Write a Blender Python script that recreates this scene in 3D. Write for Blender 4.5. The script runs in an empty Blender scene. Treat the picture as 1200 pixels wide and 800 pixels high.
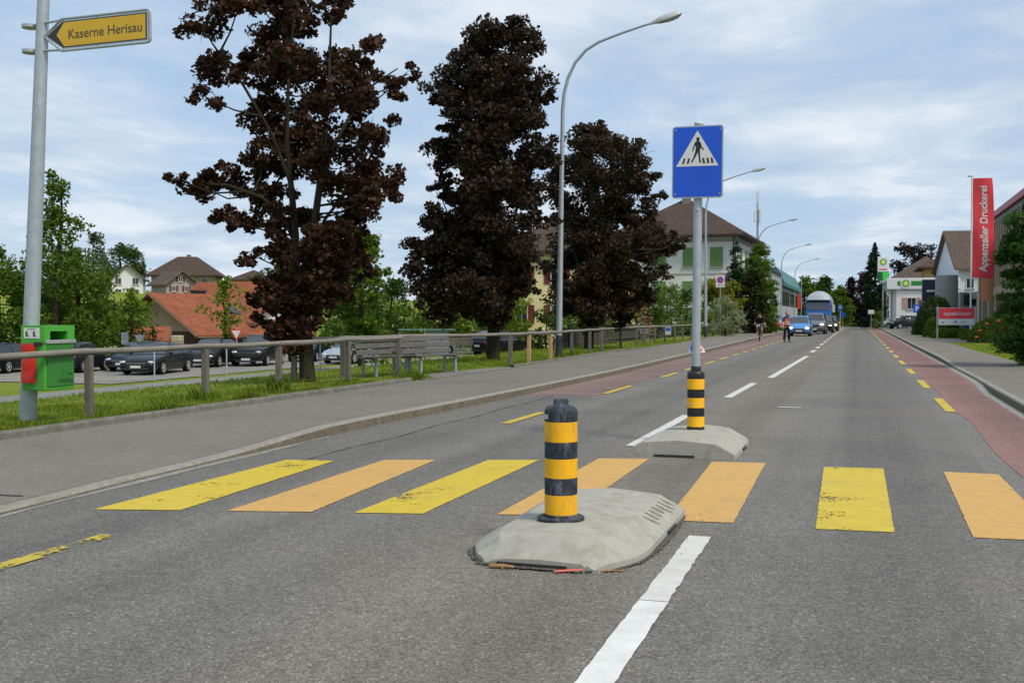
import bpy, math, random
import numpy as np
from mathutils import Matrix, Vector
PI = math.pi
random.seed(7)
SC = bpy.context.scene
COL = SC.collection
# ---- camera: 1.45 m above the road, looking 18 deg to the left of the road's own direction (+Y)
PITCH = math.radians(1.283); YAW = math.radians(17.99); CAMH = 1.45
cd = bpy.data.cameras.new('camera'); cam = bpy.data.objects.new('camera', cd); COL.objects.link(cam)
cd.lens = 37.5; cd.sensor_width = 36; cd.clip_start = .05; cd.clip_end = 4000
cam.location = (0, 0, CAMH); cam.rotation_euler = (PI/2-PITCH, 0, YAW)
SC.camera = cam
RX, RY = math.cos(YAW), math.sin(YAW)          # unit vector across the view
FX, FY = -math.sin(YAW), math.cos(YAW)         # unit vector along the view

# ------------------------------------------------------------------ objects
def tag(o, label=None, cat=None, group=None, kind=None):
    if label: o['label'] = label
    if cat: o['category'] = cat
    if group: o['group'] = group
    if kind: o['kind'] = kind
    return o
def empty(name, loc, rz=0, label=None, cat=None, group=None, rot=None):
    o = bpy.data.objects.new(name, None); COL.objects.link(o)
    o.empty_display_size = .2
    o.location = loc; o.rotation_euler = rot if rot else (0, 0, rz)
    return tag(o, label, cat, group)
def copy_tree(o, parent=None):
    c = o.copy(); COL.objects.link(c); c.parent = parent
    for ch in list(o.children): copy_tree(ch, c)
    return c
def link(name, me, mats, parent=None, smooth=None):
    o = bpy.data.objects.new(name, me); COL.objects.link(o)
    for m in (mats if isinstance(mats, (list, tuple)) else [mats]): me.materials.append(m)
    if parent: o.parent = parent
    if smooth is not None:
        me.polygons.foreach_set('use_smooth', [True]*len(me.polygons))
        me.set_sharp_from_angle(angle=math.radians(smooth))
    return o
class MB:
    def __init__(s): s.v = []; s.f = []; s.m = []
    def poly(s, pts, mi=0):
        n = len(s.v); s.v += [tuple(p) for p in pts]; s.f.append(tuple(range(n, n+len(pts)))); s.m.append(mi); return s
    def box(s, c, d, rz=0, mi=0, M=None, taper=1):
        n = len(s.v); hx, hy, hz = d[0]/2, d[1]/2, d[2]/2
        ca, sa = math.cos(rz), math.sin(rz)
        for z in (-1, 1):
            for x, y in ((-1,-1),(1,-1),(1,1),(-1,1)):
                k = taper if z > 0 else 1
                px, py = x*hx*k, y*hy*k
                p = Vector((c[0]+px*ca-py*sa, c[1]+px*sa+py*ca, c[2]+z*hz))
                s.v.append(tuple(M @ p) if M else tuple(p))
        for q in ((3,2,1,0),(4,5,6,7),(0,1,5,4),(1,2,6,5),(2,3,7,6),(3,0,4,7)):
            s.f.append(tuple(n+i for i in q)); s.m.append(mi)
        return s
    def b2(s, x0, x1, y0, y1, z0, z1, mi=0):
        return s.box(((x0+x1)/2,(y0+y1)/2,(z0+z1)/2), (abs(x1-x0),abs(y1-y0),abs(z1-z0)), 0, mi)
    def tube(s, path, rad, n=8, mi=0, cap=True):
        P = [Vector(p) for p in path]
        if not isinstance(rad, (list, tuple)): rad = [rad]*len(P)
        base = len(s.v); up = Vector((0,0,1)); prev = None
        for i, p in enumerate(P):
            t = (P[min(i+1,len(P)-1)]-P[max(i-1,0)]).normalized()
            if prev is None:
                a = t.cross(up)
                if a.length < .05: a = t.cross(Vector((0,1,0)))
                a.normalize()
            else:
                a = prev - t*prev.dot(t)
                if a.length < 1e-4: a = t.orthogonal()
                a.normalize()
            prev = a; b = t.cross(a)
            for k in range(n):
                an = 2*PI*k/n
                s.v.append(tuple(p+(a*math.cos(an)+b*math.sin(an))*rad[i]))
        for i in range(len(P)-1):
            for k in range(n):
                a0 = base+i*n+k; a1 = base+i*n+(k+1)%n
                s.f.append((a0, a1, a1+n, a0+n)); s.m.append(mi)
        if cap:
            s.f.append(tuple(base+k for k in reversed(range(n)))); s.m.append(mi)
            e = base+(len(P)-1)*n
            s.f.append(tuple(e+k for k in range(n))); s.m.append(mi)
        return s
    def lathe(s, prof, n=24, c=(0,0,0), mi=0, mfun=None):
        base = len(s.v)
        for r, z in prof:
            for k in range(n):
                an = 2*PI*k/n; s.v.append((c[0]+r*math.cos(an), c[1]+r*math.sin(an), c[2]+z))
        for i in range(len(prof)-1):
            for k in range(n):
                a0 = base+i*n+k; a1 = base+i*n+(k+1)%n
                s.f.append((a0, a1, a1+n, a0+n)); s.m.append(mfun(i) if mfun else mi)
        s.f.append(tuple(base+k for k in reversed(range(n)))); s.m.append(mi)
        e = base+(len(prof)-1)*n
        s.f.append(tuple(e+k for k in range(n))); s.m.append(mfun(len(prof)-2) if mfun else mi)
        return s
    def prism(s, pts, o, u, v, w, mi=0):
        """polygon pts (a,b) in the plane o + a*u + b*v, extruded by the vector w"""
        o, u, v, w = Vector(o), Vector(u), Vector(v), Vector(w)
        if sum(pts[i][0]*pts[(i+1)%len(pts)][1]-pts[(i+1)%len(pts)][0]*pts[i][1] for i in range(len(pts))) * u.cross(v).dot(w) < 0:
            pts = list(reversed(pts))
        n = len(pts); b = len(s.v)
        for a, c in pts: s.v.append(tuple(o+u*a+v*c))
        for a, c in pts: s.v.append(tuple(o+u*a+v*c+w))
        s.f.append(tuple(b+i for i in reversed(range(n)))); s.m.append(mi)
        s.f.append(tuple(b+n+i for i in range(n))); s.m.append(mi)
        for i in range(n):
            j = (i+1) % n
            s.f.append((b+i, b+j, b+n+j, b+n+i)); s.m.append(mi)
        return s
    def ell(s, c, r, nu=10, nv=7, mi=0, M=None):
        b = len(s.v)
        for j in range(nv+1):
            th = PI*j/nv
            for k in range(nu):
                ph = 2*PI*k/nu
                p = Vector((c[0]+r[0]*math.sin(th)*math.cos(ph), c[1]+r[1]*math.sin(th)*math.sin(ph), c[2]-r[2]*math.cos(th)))
                s.v.append(tuple(M @ p) if M else tuple(p))
        for j in range(nv):
            for k in range(nu):
                a0 = b+j*nu+k; a1 = b+j*nu+(k+1)%nu
                s.f.append((a0,a1,a1+nu,a0+nu)); s.m.append(mi)
        return s
    def loft(s, secs, close=False, mi=0, cap=True):
        """secs: list of equally long point rings"""
        b = len(s.v); n = len(secs[0])
        for q in secs: s.v += [tuple(p) for p in q]
        for i in range(len(secs)-1):
            for k in range(n if close else n-1):
                a0 = b+i*n+k; a1 = b+i*n+(k+1)%n
                s.f.append((a0,a1,a1+n,a0+n)); s.m.append(mi)
        if cap and close:
            s.f.append(tuple(b+k for k in reversed(range(n)))); s.m.append(mi)
            e = b+(len(secs)-1)*n; s.f.append(tuple(e+k for k in range(n))); s.m.append(mi)
        return s
    def build(s, name, mats, parent=None, smooth=None, bevel=0, seg=2):
        me = bpy.data.meshes.new(name); me.from_pydata(s.v, [], s.f)
        me.polygons.foreach_set('material_index', s.m); me.update()
        import bmesh
        bm = bmesh.new(); bm.from_mesh(me); bmesh.ops.remove_doubles(bm, verts=bm.verts, dist=1e-5)
        bmesh.ops.recalc_face_normals(bm, faces=bm.faces); bm.to_mesh(me); bm.free()
        o = link(name, me, mats, parent, smooth)
        if bevel:
            md = o.modifiers.new('bevel', 'BEVEL'); md.width = bevel; md.segments = seg; md.limit_method = 'ANGLE'; md.angle_limit = math.radians(40)
        return o
def raw_mesh(name, V, sizes_n, mats, parent=None):
    """V: (N*k,3) vertices, polygons of k consecutive vertices"""
    k = sizes_n; me = bpy.data.meshes.new(name); nv = len(V); nf = nv//k
    me.vertices.add(nv); me.vertices.foreach_set('co', np.asarray(V, dtype=np.float32).ravel())
    me.loops.add(nv); me.loops.foreach_set('vertex_index', np.arange(nv, dtype=np.int32))
    me.polygons.add(nf); me.polygons.foreach_set('loop_start', np.arange(0, nv, k, dtype=np.int32))
    me.update(calc_edges=True); me.validate()
    return link(name, me, mats, parent)

# ------------------------------------------------------------------ materials
def nodes(name):
    m = bpy.data.materials.new(name); m.use_nodes = True; nt = m.node_tree; nt.nodes.clear()
    out = nt.nodes.new('ShaderNodeOutputMaterial')
    return m, nt, out
def N(nt, t, **kw):
    n = nt.nodes.new(t)
    for k, v in kw.items():
        if k.startswith('i_'):
            key = k[2:]; key = int(key) if key.isdigit() else key.replace('_', ' ')
            n.inputs[key].default_value = v
        else: setattr(n, k, v)
    return n
def c4(c): return (c[0], c[1], c[2], 1)
def ramp(nt, src, stops):
    r = nt.nodes.new('ShaderNodeValToRGB'); e = r.color_ramp.elements
    while len(e) < len(stops): e.new(.5)
    for i, (p, c) in enumerate(stops):
        e[i].position = p; e[i].color = c4(c) if isinstance(c, (tuple, list)) else (c, c, c, 1)
    nt.links.new(src, r.inputs[0]); return r.outputs[0]
def mix(nt, fac, a, b, mode='MIX'):
    n = nt.nodes.new('ShaderNodeMix'); n.data_type = 'RGBA'; n.blend_type = mode
    for sock, val in ((n.inputs[0], fac), (n.inputs[6], a), (n.inputs[7], b)):
        if hasattr(val, 'is_output'): nt.links.new(val, sock)
        elif isinstance(val, (tuple, list)): sock.default_value = c4(val)
        else: sock.default_value = val
    return n.outputs[2]
def noise(nt, co, scale, detail=4, rough=.6, dist=0):
    n = N(nt, 'ShaderNodeTexNoise', i_Scale=scale, i_Detail=detail, i_Roughness=rough, i_Distortion=dist)
    if co: nt.links.new(co, n.inputs['Vector'])
    return n.outputs['Fac']
def coords(nt, scale=(1,1,1), rot=(0,0,0), kind='Object'):
    t = N(nt, 'ShaderNodeTexCoord'); mp = N(nt, 'ShaderNodeMapping'); mp.inputs['Scale'].default_value = scale; mp.inputs['Rotation'].default_value = rot
    nt.links.new(t.outputs[kind], mp.inputs[0]); return mp.outputs[0]
def bump(nt, h, strength, dist=.01):
    b = N(nt, 'ShaderNodeBump', i_Strength=strength, i_Distance=dist); nt.links.new(h, b.inputs['Height']); return b.outputs[0]
def bsdf(nt, out, col, rough=.6, metal=0, nrm=None, **kw):
    p = nt.nodes.new('ShaderNodeBsdfPrincipled')
    if hasattr(col, 'is_output'): nt.links.new(col, p.inputs['Base Color'])
    else: p.inputs['Base Color'].default_value = c4(col)
    if hasattr(rough, 'is_output'): nt.links.new(rough, p.inputs['Roughness'])
    else: p.inputs['Roughness'].default_value = rough
    p.inputs['Metallic'].default_value = metal
    if not hasattr(rough, 'is_output') and rough > .58 and not metal: p.inputs['Specular IOR Level'].default_value = .16
    if nrm: nt.links.new(nrm, p.inputs['Normal'])
    for k, v in kw.items(): p.inputs[k.replace('_', ' ')].default_value = v
    nt.links.new(p.outputs[0], out.inputs[0]); return p
MATS = {}
def mat(name, col, rough=.6, metal=0, var=.25, scale=4, bmp=0, bscale=40, dirt=None, stretch=(1,1,1), **kw):
    """plain worn material: two tones by noise, optional dirt colour in patches, optional bump"""
    if name in MATS: return MATS[name]
    m, nt, out = nodes(name); co = coords(nt, stretch)
    d = tuple(c*(1-var) for c in col); l = tuple(min(1, c*(1+var*.6)) for c in col)
    c = ramp(nt, noise(nt, co, scale, 6, .65), [(.3, d), (.7, l)])
    if dirt:
        c = mix(nt, ramp(nt, noise(nt, co, scale*.6, 8, .75), [(.5, 0.), (.68, .8)]), c, dirt)
    nrm = bump(nt, noise(nt, co, bscale, 4, .6), bmp, .01) if bmp else None
    bsdf(nt, out, c, rough, metal, nrm, **kw)
    MATS[name] = m; return m
def leafmat(name, cols, trans=.35, rough=.5):
    """leaf colour picked per leaf; some light passes through"""
    m, nt, out = nodes(name); g = N(nt, 'ShaderNodeNewGeometry')
    c = ramp(nt, g.outputs['Random Per Island'], [(i/(len(cols)-1), k) for i, k in enumerate(cols)])
    p = nt.nodes.new('ShaderNodeBsdfPrincipled'); nt.links.new(c, p.inputs['Base Color']); p.inputs['Roughness'].default_value = rough
    p.inputs['Specular IOR Level'].default_value = .15
    t = N(nt, 'ShaderNodeBsdfTranslucent'); c2 = mix(nt, 1., c, (1.35, 1.35, .7), 'MULTIPLY'); nt.links.new(c2, t.inputs[0])
    x = N(nt, 'ShaderNodeMixShader'); x.inputs[0].default_value = trans
    nt.links.new(p.outputs[0], x.inputs[1]); nt.links.new(t.outputs[0], x.inputs[2]); nt.links.new(x.outputs[0], out.inputs[0])
    return m
def emis(name, col, s):
    m, nt, out = nodes(name); e = N(nt, 'ShaderNodeEmission', i_Color=c4(col), i_Strength=s); nt.links.new(e.outputs[0], out.inputs[0]); return m
def asphalt(name, dark, light, speck, scale=110, patch=.35, warm=(1.08,1.0,.9), tracks=True, bmp=.2):
    m, nt, out = nodes(name); co = coords(nt)
    vo = N(nt, 'ShaderNodeTexVoronoi', i_Scale=scale); nt.links.new(co, vo.inputs['Vector'])
    sep = N(nt, 'ShaderNodeSeparateColor'); nt.links.new(vo.outputs['Color'], sep.inputs[0])
    c = ramp(nt, sep.outputs[0], [(0, tuple(d*.74 for d in dark)), (.35, tuple(d*1.04 for d in dark)), (.78, light), (.94, light), (1, speck)])
    vo2 = N(nt, 'ShaderNodeTexVoronoi', i_Scale=scale*.37); nt.links.new(co, vo2.inputs['Vector'])
    s2 = N(nt, 'ShaderNodeSeparateColor'); nt.links.new(vo2.outputs['Color'], s2.inputs[0])
    c = mix(nt, .4, c, ramp(nt, s2.outputs[1], [(0, .72), (.5, .97), (.95, 1.08), (1, 1.5)]), 'MULTIPLY')
    big = noise(nt, co, .45, 5, .6)
    c = mix(nt, 1., c, ramp(nt, big, [(.3, (1-patch*.5,)*3), (.55, (1,1,1)), (.75, warm)]), 'MULTIPLY')
    c = mix(nt, .8, c, ramp(nt, noise(nt, co, 7, 5, .7), [(.3, .88), (.7, 1.1)]), 'MULTIPLY')
    if tracks:   # oil-darkened lane centres and paler wheel tracks run along the road
        co2 = coords(nt, (1.1, .012, 1))
        c = mix(nt, 1., c, ramp(nt, noise(nt, co2, 1.0, 3, .5), [(.35, .82), (.6, 1.1)]), 'MULTIPLY')
        c = mix(nt, ramp(nt, noise(nt, co, 2.3, 6, .8), [(.66, 0.), (.74, .35)]), c, tuple(d*.7 for d in dark))
        sp_ = N(nt, 'ShaderNodeSeparateXYZ'); nt.links.new(co, sp_.inputs[0]); mr = N(nt, 'ShaderNodeMapRange'); nt.links.new(sp_.outputs[0], mr.inputs[0]); mr.inputs[1].default_value = -7; mr.inputs[2].default_value = 3
        c = mix(nt, ramp(nt, mr.outputs[0], [(.40, 0.), (.50, .42), (.56, .42), (.64, 0.)]), c, mix(nt, 1., c, (1.12, 1.02, .84), 'MULTIPLY'))   # dust that settles along the centre line
        c = mix(nt, 1., c, ramp(nt, mr.outputs[0], [(.10, .97), (.30, 1.04), (.34, .95), (.44, 1.03), (.64, 1.02), (.70, .95), (.78, 1.03)]), 'MULTIPLY')   # polished wheel paths
    b = bump(nt, vo.outputs['Distance'], bmp, .006)
    bsdf(nt, out, c, .82, 0, b); return m
def paint(name, col, wear=.5, rough=.6, dirt=(.2,.18,.13)):
    """road paint, chipped: where it has worn through the asphalt below shows"""
    m, nt, out = nodes(name); co = coords(nt)
    c = ramp(nt, noise(nt, co, 9, 6, .7), [(.3, tuple(k*.86 for k in col)), (.7, tuple(min(1, k*1.06) for k in col))])
    c = mix(nt, ramp(nt, noise(nt, co, 1.6, 6, .7), [(.52, 0.), (.8, .3)]), c, dirt)
    c = mix(nt, .5, c, ramp(nt, noise(nt, co, 160, 2, .5), [(.35, .8), (.6, 1.05)]), 'MULTIPLY')
    p = bsdf(nt, out, c, rough, 0, bump(nt, noise(nt, co, 120, 3, .6), .3, .004))
    n1 = noise(nt, co, 2.2, 4, .6); n2 = noise(nt, coords(nt, (1.4,.6,1)), 26, 5, .75)
    ad = N(nt, 'ShaderNodeMath', operation='ADD'); nt.links.new(n1, ad.inputs[0]); nt.links.new(n2, ad.inputs[1])
    a = ramp(nt, ad.outputs[0], [(0, 0.), (max(.01, wear-.02), 0.), (wear, 1.)])
    # ramp input is clamped to 0..1, so halve the sum
    hl = N(nt, 'ShaderNodeMath', operation='MULTIPLY'); hl.inputs[1].default_value = .5; nt.links.new(ad.outputs[0], hl.inputs[0])
    r = [n for n in nt.nodes if n.type == 'VALTORGB'][-1]
    for l in list(r.inputs[0].links): nt.links.remove(l)
    nt.links.new(hl.outputs[0], r.inputs[0]); nt.links.new(a, p.inputs['Alpha'])
    return m
def glass(name, col=(.02,.025,.03), rough=.06):
    m, nt, out = nodes(name); bsdf(nt, out, col, rough, 0, None, Specular_IOR_Level=.7); return m
def wood(name, col, axis=1, var=.4):
    st = [6,6,6]; st[axis] = .5
    m, nt, out = nodes(name); co = coords(nt, st)
    c = ramp(nt, noise(nt, co, 4, 8, .7, .4), [(.25, tuple(k*(1-var) for k in col)), (.55, col), (.8, tuple(k*(1+var*.5) for k in col))])
    c = mix(nt, ramp(nt, noise(nt, coords(nt), 3, 5, .7), [(.5, 0.), (.75, .5)]), c, tuple(k*.45 for k in col))
    bsdf(nt, out, c, .85, 0, bump(nt, noise(nt, co, 9, 6, .7), .5, .006)); return m
def roofmat(name, col, course=.16, var=.3):
    m, nt, out = nodes(name); co = coords(nt)
    w = N(nt, 'ShaderNodeTexWave', wave_type='BANDS', bands_direction='Z', wave_profile='SAW', i_Scale=.314/course, i_Distortion=.0)
    nt.links.new(co, w.inputs[0])
    c = ramp(nt, noise(nt, co, 1.1, 7, .75), [(.25, tuple(k*(1-var) for k in col)), (.55, col), (.8, tuple(min(1, k*(1+var*.6)) for k in col))])
    vo = N(nt, 'ShaderNodeTexVoronoi', i_Scale=3.2); nt.links.new(co, vo.inputs['Vector'])
    sp = N(nt, 'ShaderNodeSeparateColor'); nt.links.new(vo.outputs['Color'], sp.inputs[0])
    c = mix(nt, .6, c, ramp(nt, sp.outputs[0], [(0, .7), (1, 1.15)]), 'MULTIPLY')
    c = mix(nt, .45, c, ramp(nt, w.outputs['Fac'], [(0, .45), (.2, 1.), (1, 1.)]), 'MULTIPLY')
    bsdf(nt, out, c, .75, 0, bump(nt, w.outputs['Fac'], .5, .03)); return m
def wallmat(name, col, var=.08, bmp=.2):
    m, nt, out = nodes(name); co = coords(nt)
    c = ramp(nt, noise(nt, co, .8, 6, .7), [(.3, tuple(k*(1-var) for k in col)), (.7, tuple(min(1, k*(1+var*.4)) for k in col))])
    c = mix(nt, ramp(nt, noise(nt, coords(nt, (1.5,1.5,.12)), 2, 6, .7), [(.5, 0.), (.8, .3)]), c, tuple(k*.7 for k in col))
    bsdf(nt, out, c, .85, 0, bump(nt, noise(nt, co, 60, 3, .6), bmp, .005)); return m

# ------------------------------------------------------------------ terrain
def sst(a, b, x):
    t = np.clip((x-a)/(b-a), 0, 1); return t*t*(3-2*t)
def drop(y): return np.where(y > 172, np.minimum((np.maximum(y-172, 0))**2*.0011, 9), 0)
def terr(x, y):
    x = np.asarray(x, float); y = np.asarray(y, float)
    z = np.where(x > 4.4, .112, np.where(x < -8.6, .108, -.06)).astype(float)
    z = z - np.interp(-x, [10.6,13.0,15.5,22.5,23.5], [0,.06,.30,1.34,1.38])*(1-.75*sst(74, 96, y)*(x > -34))
    z = z + 7.6*sst(48, 128, -x)*sst(20, 60, y) + 5*sst(130, 260, -x)
    z = z - drop(y)*sst(60, 30, np.abs(x+2))
    return z
def gz(x, y): return float(terr(x, y))
# ------------------------------------------------------------------ world and sun (bright, mostly overcast)
SC.view_settings.view_transform = 'Standard'; SC.view_settings.look = 'None'; SC.view_settings.gamma = 1
SC.view_settings.use_curve_mapping = False; SC.view_settings.exposure = 0.43
SUN_EL, SUN_AZ = math.radians(54), math.radians(118)
W = bpy.data.worlds.new('World'); SC.world = W; W.use_nodes = True
nt = W.node_tree; nt.nodes.clear()
out = nt.nodes.new('ShaderNodeOutputWorld'); bg = nt.nodes.new('ShaderNodeBackground'); bg.inputs['Strength'].default_value = .1
sky = nt.nodes.new('ShaderNodeTexSky'); sky.sky_type = 'NISHITA'; sky.sun_disc = False
sky.sun_elevation = SUN_EL; sky.sun_rotation = SUN_AZ; sky.altitude = 700; sky.air_density = 1.0; sky.dust_density = 1.5; sky.ozone_density = 1.2
tc = nt.nodes.new('ShaderNodeTexCoord'); sx = nt.nodes.new('ShaderNodeSeparateXYZ'); nt.links.new(tc.outputs['Generated'], sx.inputs[0])
def mth(op, a, b=None):
    n = nt.nodes.new('ShaderNodeMath'); n.operation = op
    for i, v in enumerate((a, b)):
        if v is None: continue
        if hasattr(v, 'is_output'): nt.links.new(v, n.inputs[i])
        else: n.inputs[i].default_value = v
    return n.outputs[0]
zz = mth('ADD', mth('MAXIMUM', sx.outputs[2], 0.0), .09)      # cloud deck seen in perspective
cb = nt.nodes.new('ShaderNodeCombineXYZ'); nt.links.new(mth('DIVIDE', sx.outputs[0], zz), cb.inputs[0]); nt.links.new(mth('DIVIDE', sx.outputs[1], zz), cb.inputs[1])
def cn(sc, scale, det, dist, rotz=0, loc=(0,0,0)):
    mp = nt.nodes.new('ShaderNodeMapping'); mp.inputs['Scale'].default_value = sc; mp.inputs['Rotation'].default_value = (0,0,rotz); mp.inputs['Location'].default_value = loc
    nt.links.new(cb.outputs[0], mp.inputs[0]); return noise(nt, mp.outputs[0], scale, det, .58, dist)
big = cn((1,.75,1), .70, 10, .3, .4, (3.1,1.7,0)); fine = cn((1,.6,1), 2.1, 9, .5, .9, (.4,5.2,0))
msk = mth('ADD', mth('MULTIPLY', big, .74), mth('MULTIPLY', fine, .26))
cov = ramp(nt, msk, [(.40, 0.), (.475, .32), (.53, .75), (.62, 1.)])
cc = ramp(nt, cn((1,.9,1), 1.3, 9, .4, 1.3, (7,2,0)), [(.36, (3.5,4.5,5.8)), (.49, (4.6,5.4,6.3)), (.60, (6.1,6.5,7.0))])
base = mix(nt, .78, sky.outputs[0], (3.4,4.6,6.1))           # thin veil of high cloud over the blue
nt.links.new(mix(nt, cov, base, cc), bg.inputs[0]); nt.links.new(bg.outputs[0], out.inputs[0])
sd = bpy.data.lights.new('sun', 'SUN'); sun = bpy.data.objects.new('sun', sd); COL.objects.link(sun)
sd.energy = 2.3; sd.angle = math.radians(11); sd.color = (1, .92, .78)
sv = Vector((math.sin(SUN_AZ)*math.cos(SUN_EL), math.cos(SUN_AZ)*math.cos(SUN_EL), math.sin(SUN_EL)))
sun.rotation_euler = sv.to_track_quat('Z', 'Y').to_euler()
# ------------------------------------------------------------------ shared materials
ASPH = asphalt('road_asphalt', (.133,.127,.118), (.193,.185,.171), (.33,.315,.29), 105)
WALK = asphalt('pavement_asphalt', (.168,.155,.134), (.22,.204,.178), (.3,.29,.27), 150, .3, (1.06,1.,.92), False, .2)
LOT = asphalt('lot_gravel', (.2,.19,.17), (.3,.29,.26), (.4,.39,.36), 20, .5, (1.1,1.,.85), False)
REDL = asphalt('red_lane_asphalt', (.195,.110,.10), (.265,.158,.144), (.34,.24,.22), 120, .4, (1.05,.98,.95))
REDF = asphalt('faded_red_lane', (.19,.130,.118), (.25,.178,.162), (.32,.25,.23), 120, .5, (1.05,.98,.95))
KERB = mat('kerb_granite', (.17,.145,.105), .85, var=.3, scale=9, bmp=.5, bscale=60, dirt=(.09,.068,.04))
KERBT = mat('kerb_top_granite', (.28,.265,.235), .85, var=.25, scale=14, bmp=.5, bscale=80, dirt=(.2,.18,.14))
CONC = mat('island_concrete', (.37,.358,.315), .85, var=.13, scale=9, bmp=.35, bscale=140, dirt=(.27,.24,.18))
GALV = mat('galvanised_steel', (.40,.44,.475), .5, .35, var=.16, scale=11, bmp=.08, bscale=60)
LAMPC = mat('lamp_steel', (.40,.44,.48), .5, .3, var=.12, scale=5)
DARKM = mat('dark_metal', (.04,.042,.046), .5, .3, var=.2)
BLACKP = mat('black_plastic', (.02,.02,.022), .55, var=.3, scale=9)
WHITEP = mat('white_paint', (.72,.72,.7), .5, var=.06)
GREYW = wood('weathered_wood', (.16,.145,.122), 2); GREYWH = wood('weathered_rail_wood', (.235,.215,.185), 1)
NEWW = wood('fresh_wood', (.46,.30,.16), 2, .25)
BARK = mat('bark', (.034,.027,.02), .95, var=.6, scale=14, bmp=1., bscale=26, stretch=(1,1,.22), dirt=(.06,.062,.028))
GLASSD = glass('window_glass'); 
m_, nt_, o_ = nodes('meadow')
co_ = coords(nt_)
g_ = ramp(nt_, noise(nt_, co_, .35, 6, .7), [(.3,(.13,.175,.018)),(.5,(.17,.215,.022)),(.7,(.22,.25,.035))])
g_ = mix(nt_, .7, g_, ramp(nt_, noise(nt_, co_, 9, 5, .75), [(.3,.55),(.7,1.25)]), 'MULTIPLY')
bsdf(nt_, o_, g_, .95, 0, bump(nt_, noise(nt_, co_, 14, 5, .8), .8, .05)); MEADOW = m_
# ------------------------------------------------------------------ ground
def axis(*segs):
    r = []
    for a, b, n in segs: r += list(np.linspace(a, b, n, endpoint=False))
    return np.array(r+[segs[-1][1]])
gx = np.concatenate([axis((-900,-260,8),(-260,-130,14),(-130,-40,30),(-40,-8.64,40)), [-8.61], np.linspace(-8.5, 4.3, 8), [4.38, 4.42], axis((5,20,8),(20,120,12),(120,900,8))])
gy = axis((-60,0,12),(0,100,70),(100,172,24),(172,300,40),(300,900,10))
XX, YY = np.meshgrid(gx, gy, indexing='ij'); ZZ = terr(XX, YY)
nx, ny = len(gx), len(gy)
V = np.stack([XX,YY,ZZ],-1).reshape(-1,3)
Fc = [(i*ny+j,(i+1)*ny+j,(i+1)*ny+j+1,i*ny+j+1) for i in range(nx-1) for j in range(ny-1)]
me = bpy.data.meshes.new('ground'); me.from_pydata(V.tolist(), [], Fc); me.update()
tag(link('ground', me, MEADOW, None, 60), kind='structure')
YS = np.concatenate([np.linspace(-8,0,4,endpoint=False), np.linspace(0,30,41,endpoint=False), np.linspace(30,172,48,endpoint=False), np.linspace(172,255,22)])
def ip(tab): 
    a = np.array(tab, float); return lambda y: np.interp(y, a[:,0], a[:,1])
kL = ip([(-8,-5.9),(6,-5.96),(8.2,-6.11),(12.8,-6.18),(15.6,-6.06),(19.5,-5.95),(26,-5.85),(38,-5.95),(60,-6.3),(80,-6.5),(255,-6.6)])
hL = ip([(-8,.035),(9,.04),(10,.06),(11.5,.125),(255,.125)])
kR = ip([(-8,2.36),(18,2.40),(22,2.42),(25,2.56),(27,2.60),(70,2.58),(255,2.55)])
hR = ip([(-8,.12),(22,.12),(25.5,.05),(33,.05),(37,.12),(255,.12)])
bL = ip([(-8,-8.85),(13,-8.87),(21,-8.82),(27.3,-8.76),(38,-8.95),(60,-9.3),(255,-9.4)])
bR = ip([(-8,4.5),(60,4.5),(255,4.5)])
def sheet(name, x0, x1, z0, z1, m, ys=YS, nx=2, parent=None, kind='structure'):
    b = MB(); n = nx
    for y in ys:
        for k in range(n):
            t = k/(n-1); b.v.append((x0(y)*(1-t)+x1(y)*t, y, z0(y)*(1-t)+z1(y)*t-float(drop(y))))
    for i in range(len(ys)-1):
        for k in range(n-1):
            a0 = i*n+k; b.f.append((a0,a0+1,a0+n+1,a0+n)); b.m.append(0)
    o = b.build(name, m, parent)
    return tag(o, kind=kind) if kind and not parent else o
cst = lambda c: (lambda y: c)
road = sheet('road', lambda y: kL(y)-.02, lambda y: kR(y)+.02, cst(0), cst(0), ASPH)
pavL = sheet('pavement', bL, lambda y: kL(y)-.135, cst(.12), lambda y: hL(y)-.006, WALK, nx=4)
pavR = sheet('pavement', lambda y: kR(y)+.135, bR, lambda y: hR(y)-.006, cst(.125), WALK)
def kerb(name, xf, hf, sgn, ys, w=.14, m=KERB, z0=-.02, mt=KERBT):
    """kerb stones: sgn is the side on which the raised ground lies"""
    b = MB(); secs = []
    for y in ys:
        x, h, d = float(xf(y)), float(hf(y)), float(drop(y))
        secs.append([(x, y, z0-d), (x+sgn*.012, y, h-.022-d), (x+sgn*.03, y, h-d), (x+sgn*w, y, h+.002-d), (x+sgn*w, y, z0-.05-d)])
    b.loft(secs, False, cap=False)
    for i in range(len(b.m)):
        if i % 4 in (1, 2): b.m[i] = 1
    return tag(b.build(name, [m, mt], None), kind='structure')
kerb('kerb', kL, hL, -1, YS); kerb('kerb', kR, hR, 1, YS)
ySeg = [y for y in YS if y < 21.0]
VK = mat('verge_kerb_stone', (.175,.165,.14), .9, var=.35, scale=8, bmp=.5, bscale=60, dirt=(.11,.10,.075))
kerb('verge_kerb', bL, cst(.20), -1, ySeg, .12, VK, .1, VK)
kerb('verge_kerb', bL, cst(.178), -1, [27.2]+[y for y in YS if 27.6 < y < 46]+[46.2], .12, VK, .1, VK)
kerb('verge_kerb', bL, cst(.178), -1, [y for y in YS if 60 < y < 86], .11, VK, .1, VK)
GUT = mat('gutter_stone', (.27,.265,.245), .85, var=.3, scale=7, bmp=.4, bscale=50, dirt=(.14,.13,.115), stretch=(3,.8,1))
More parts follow.
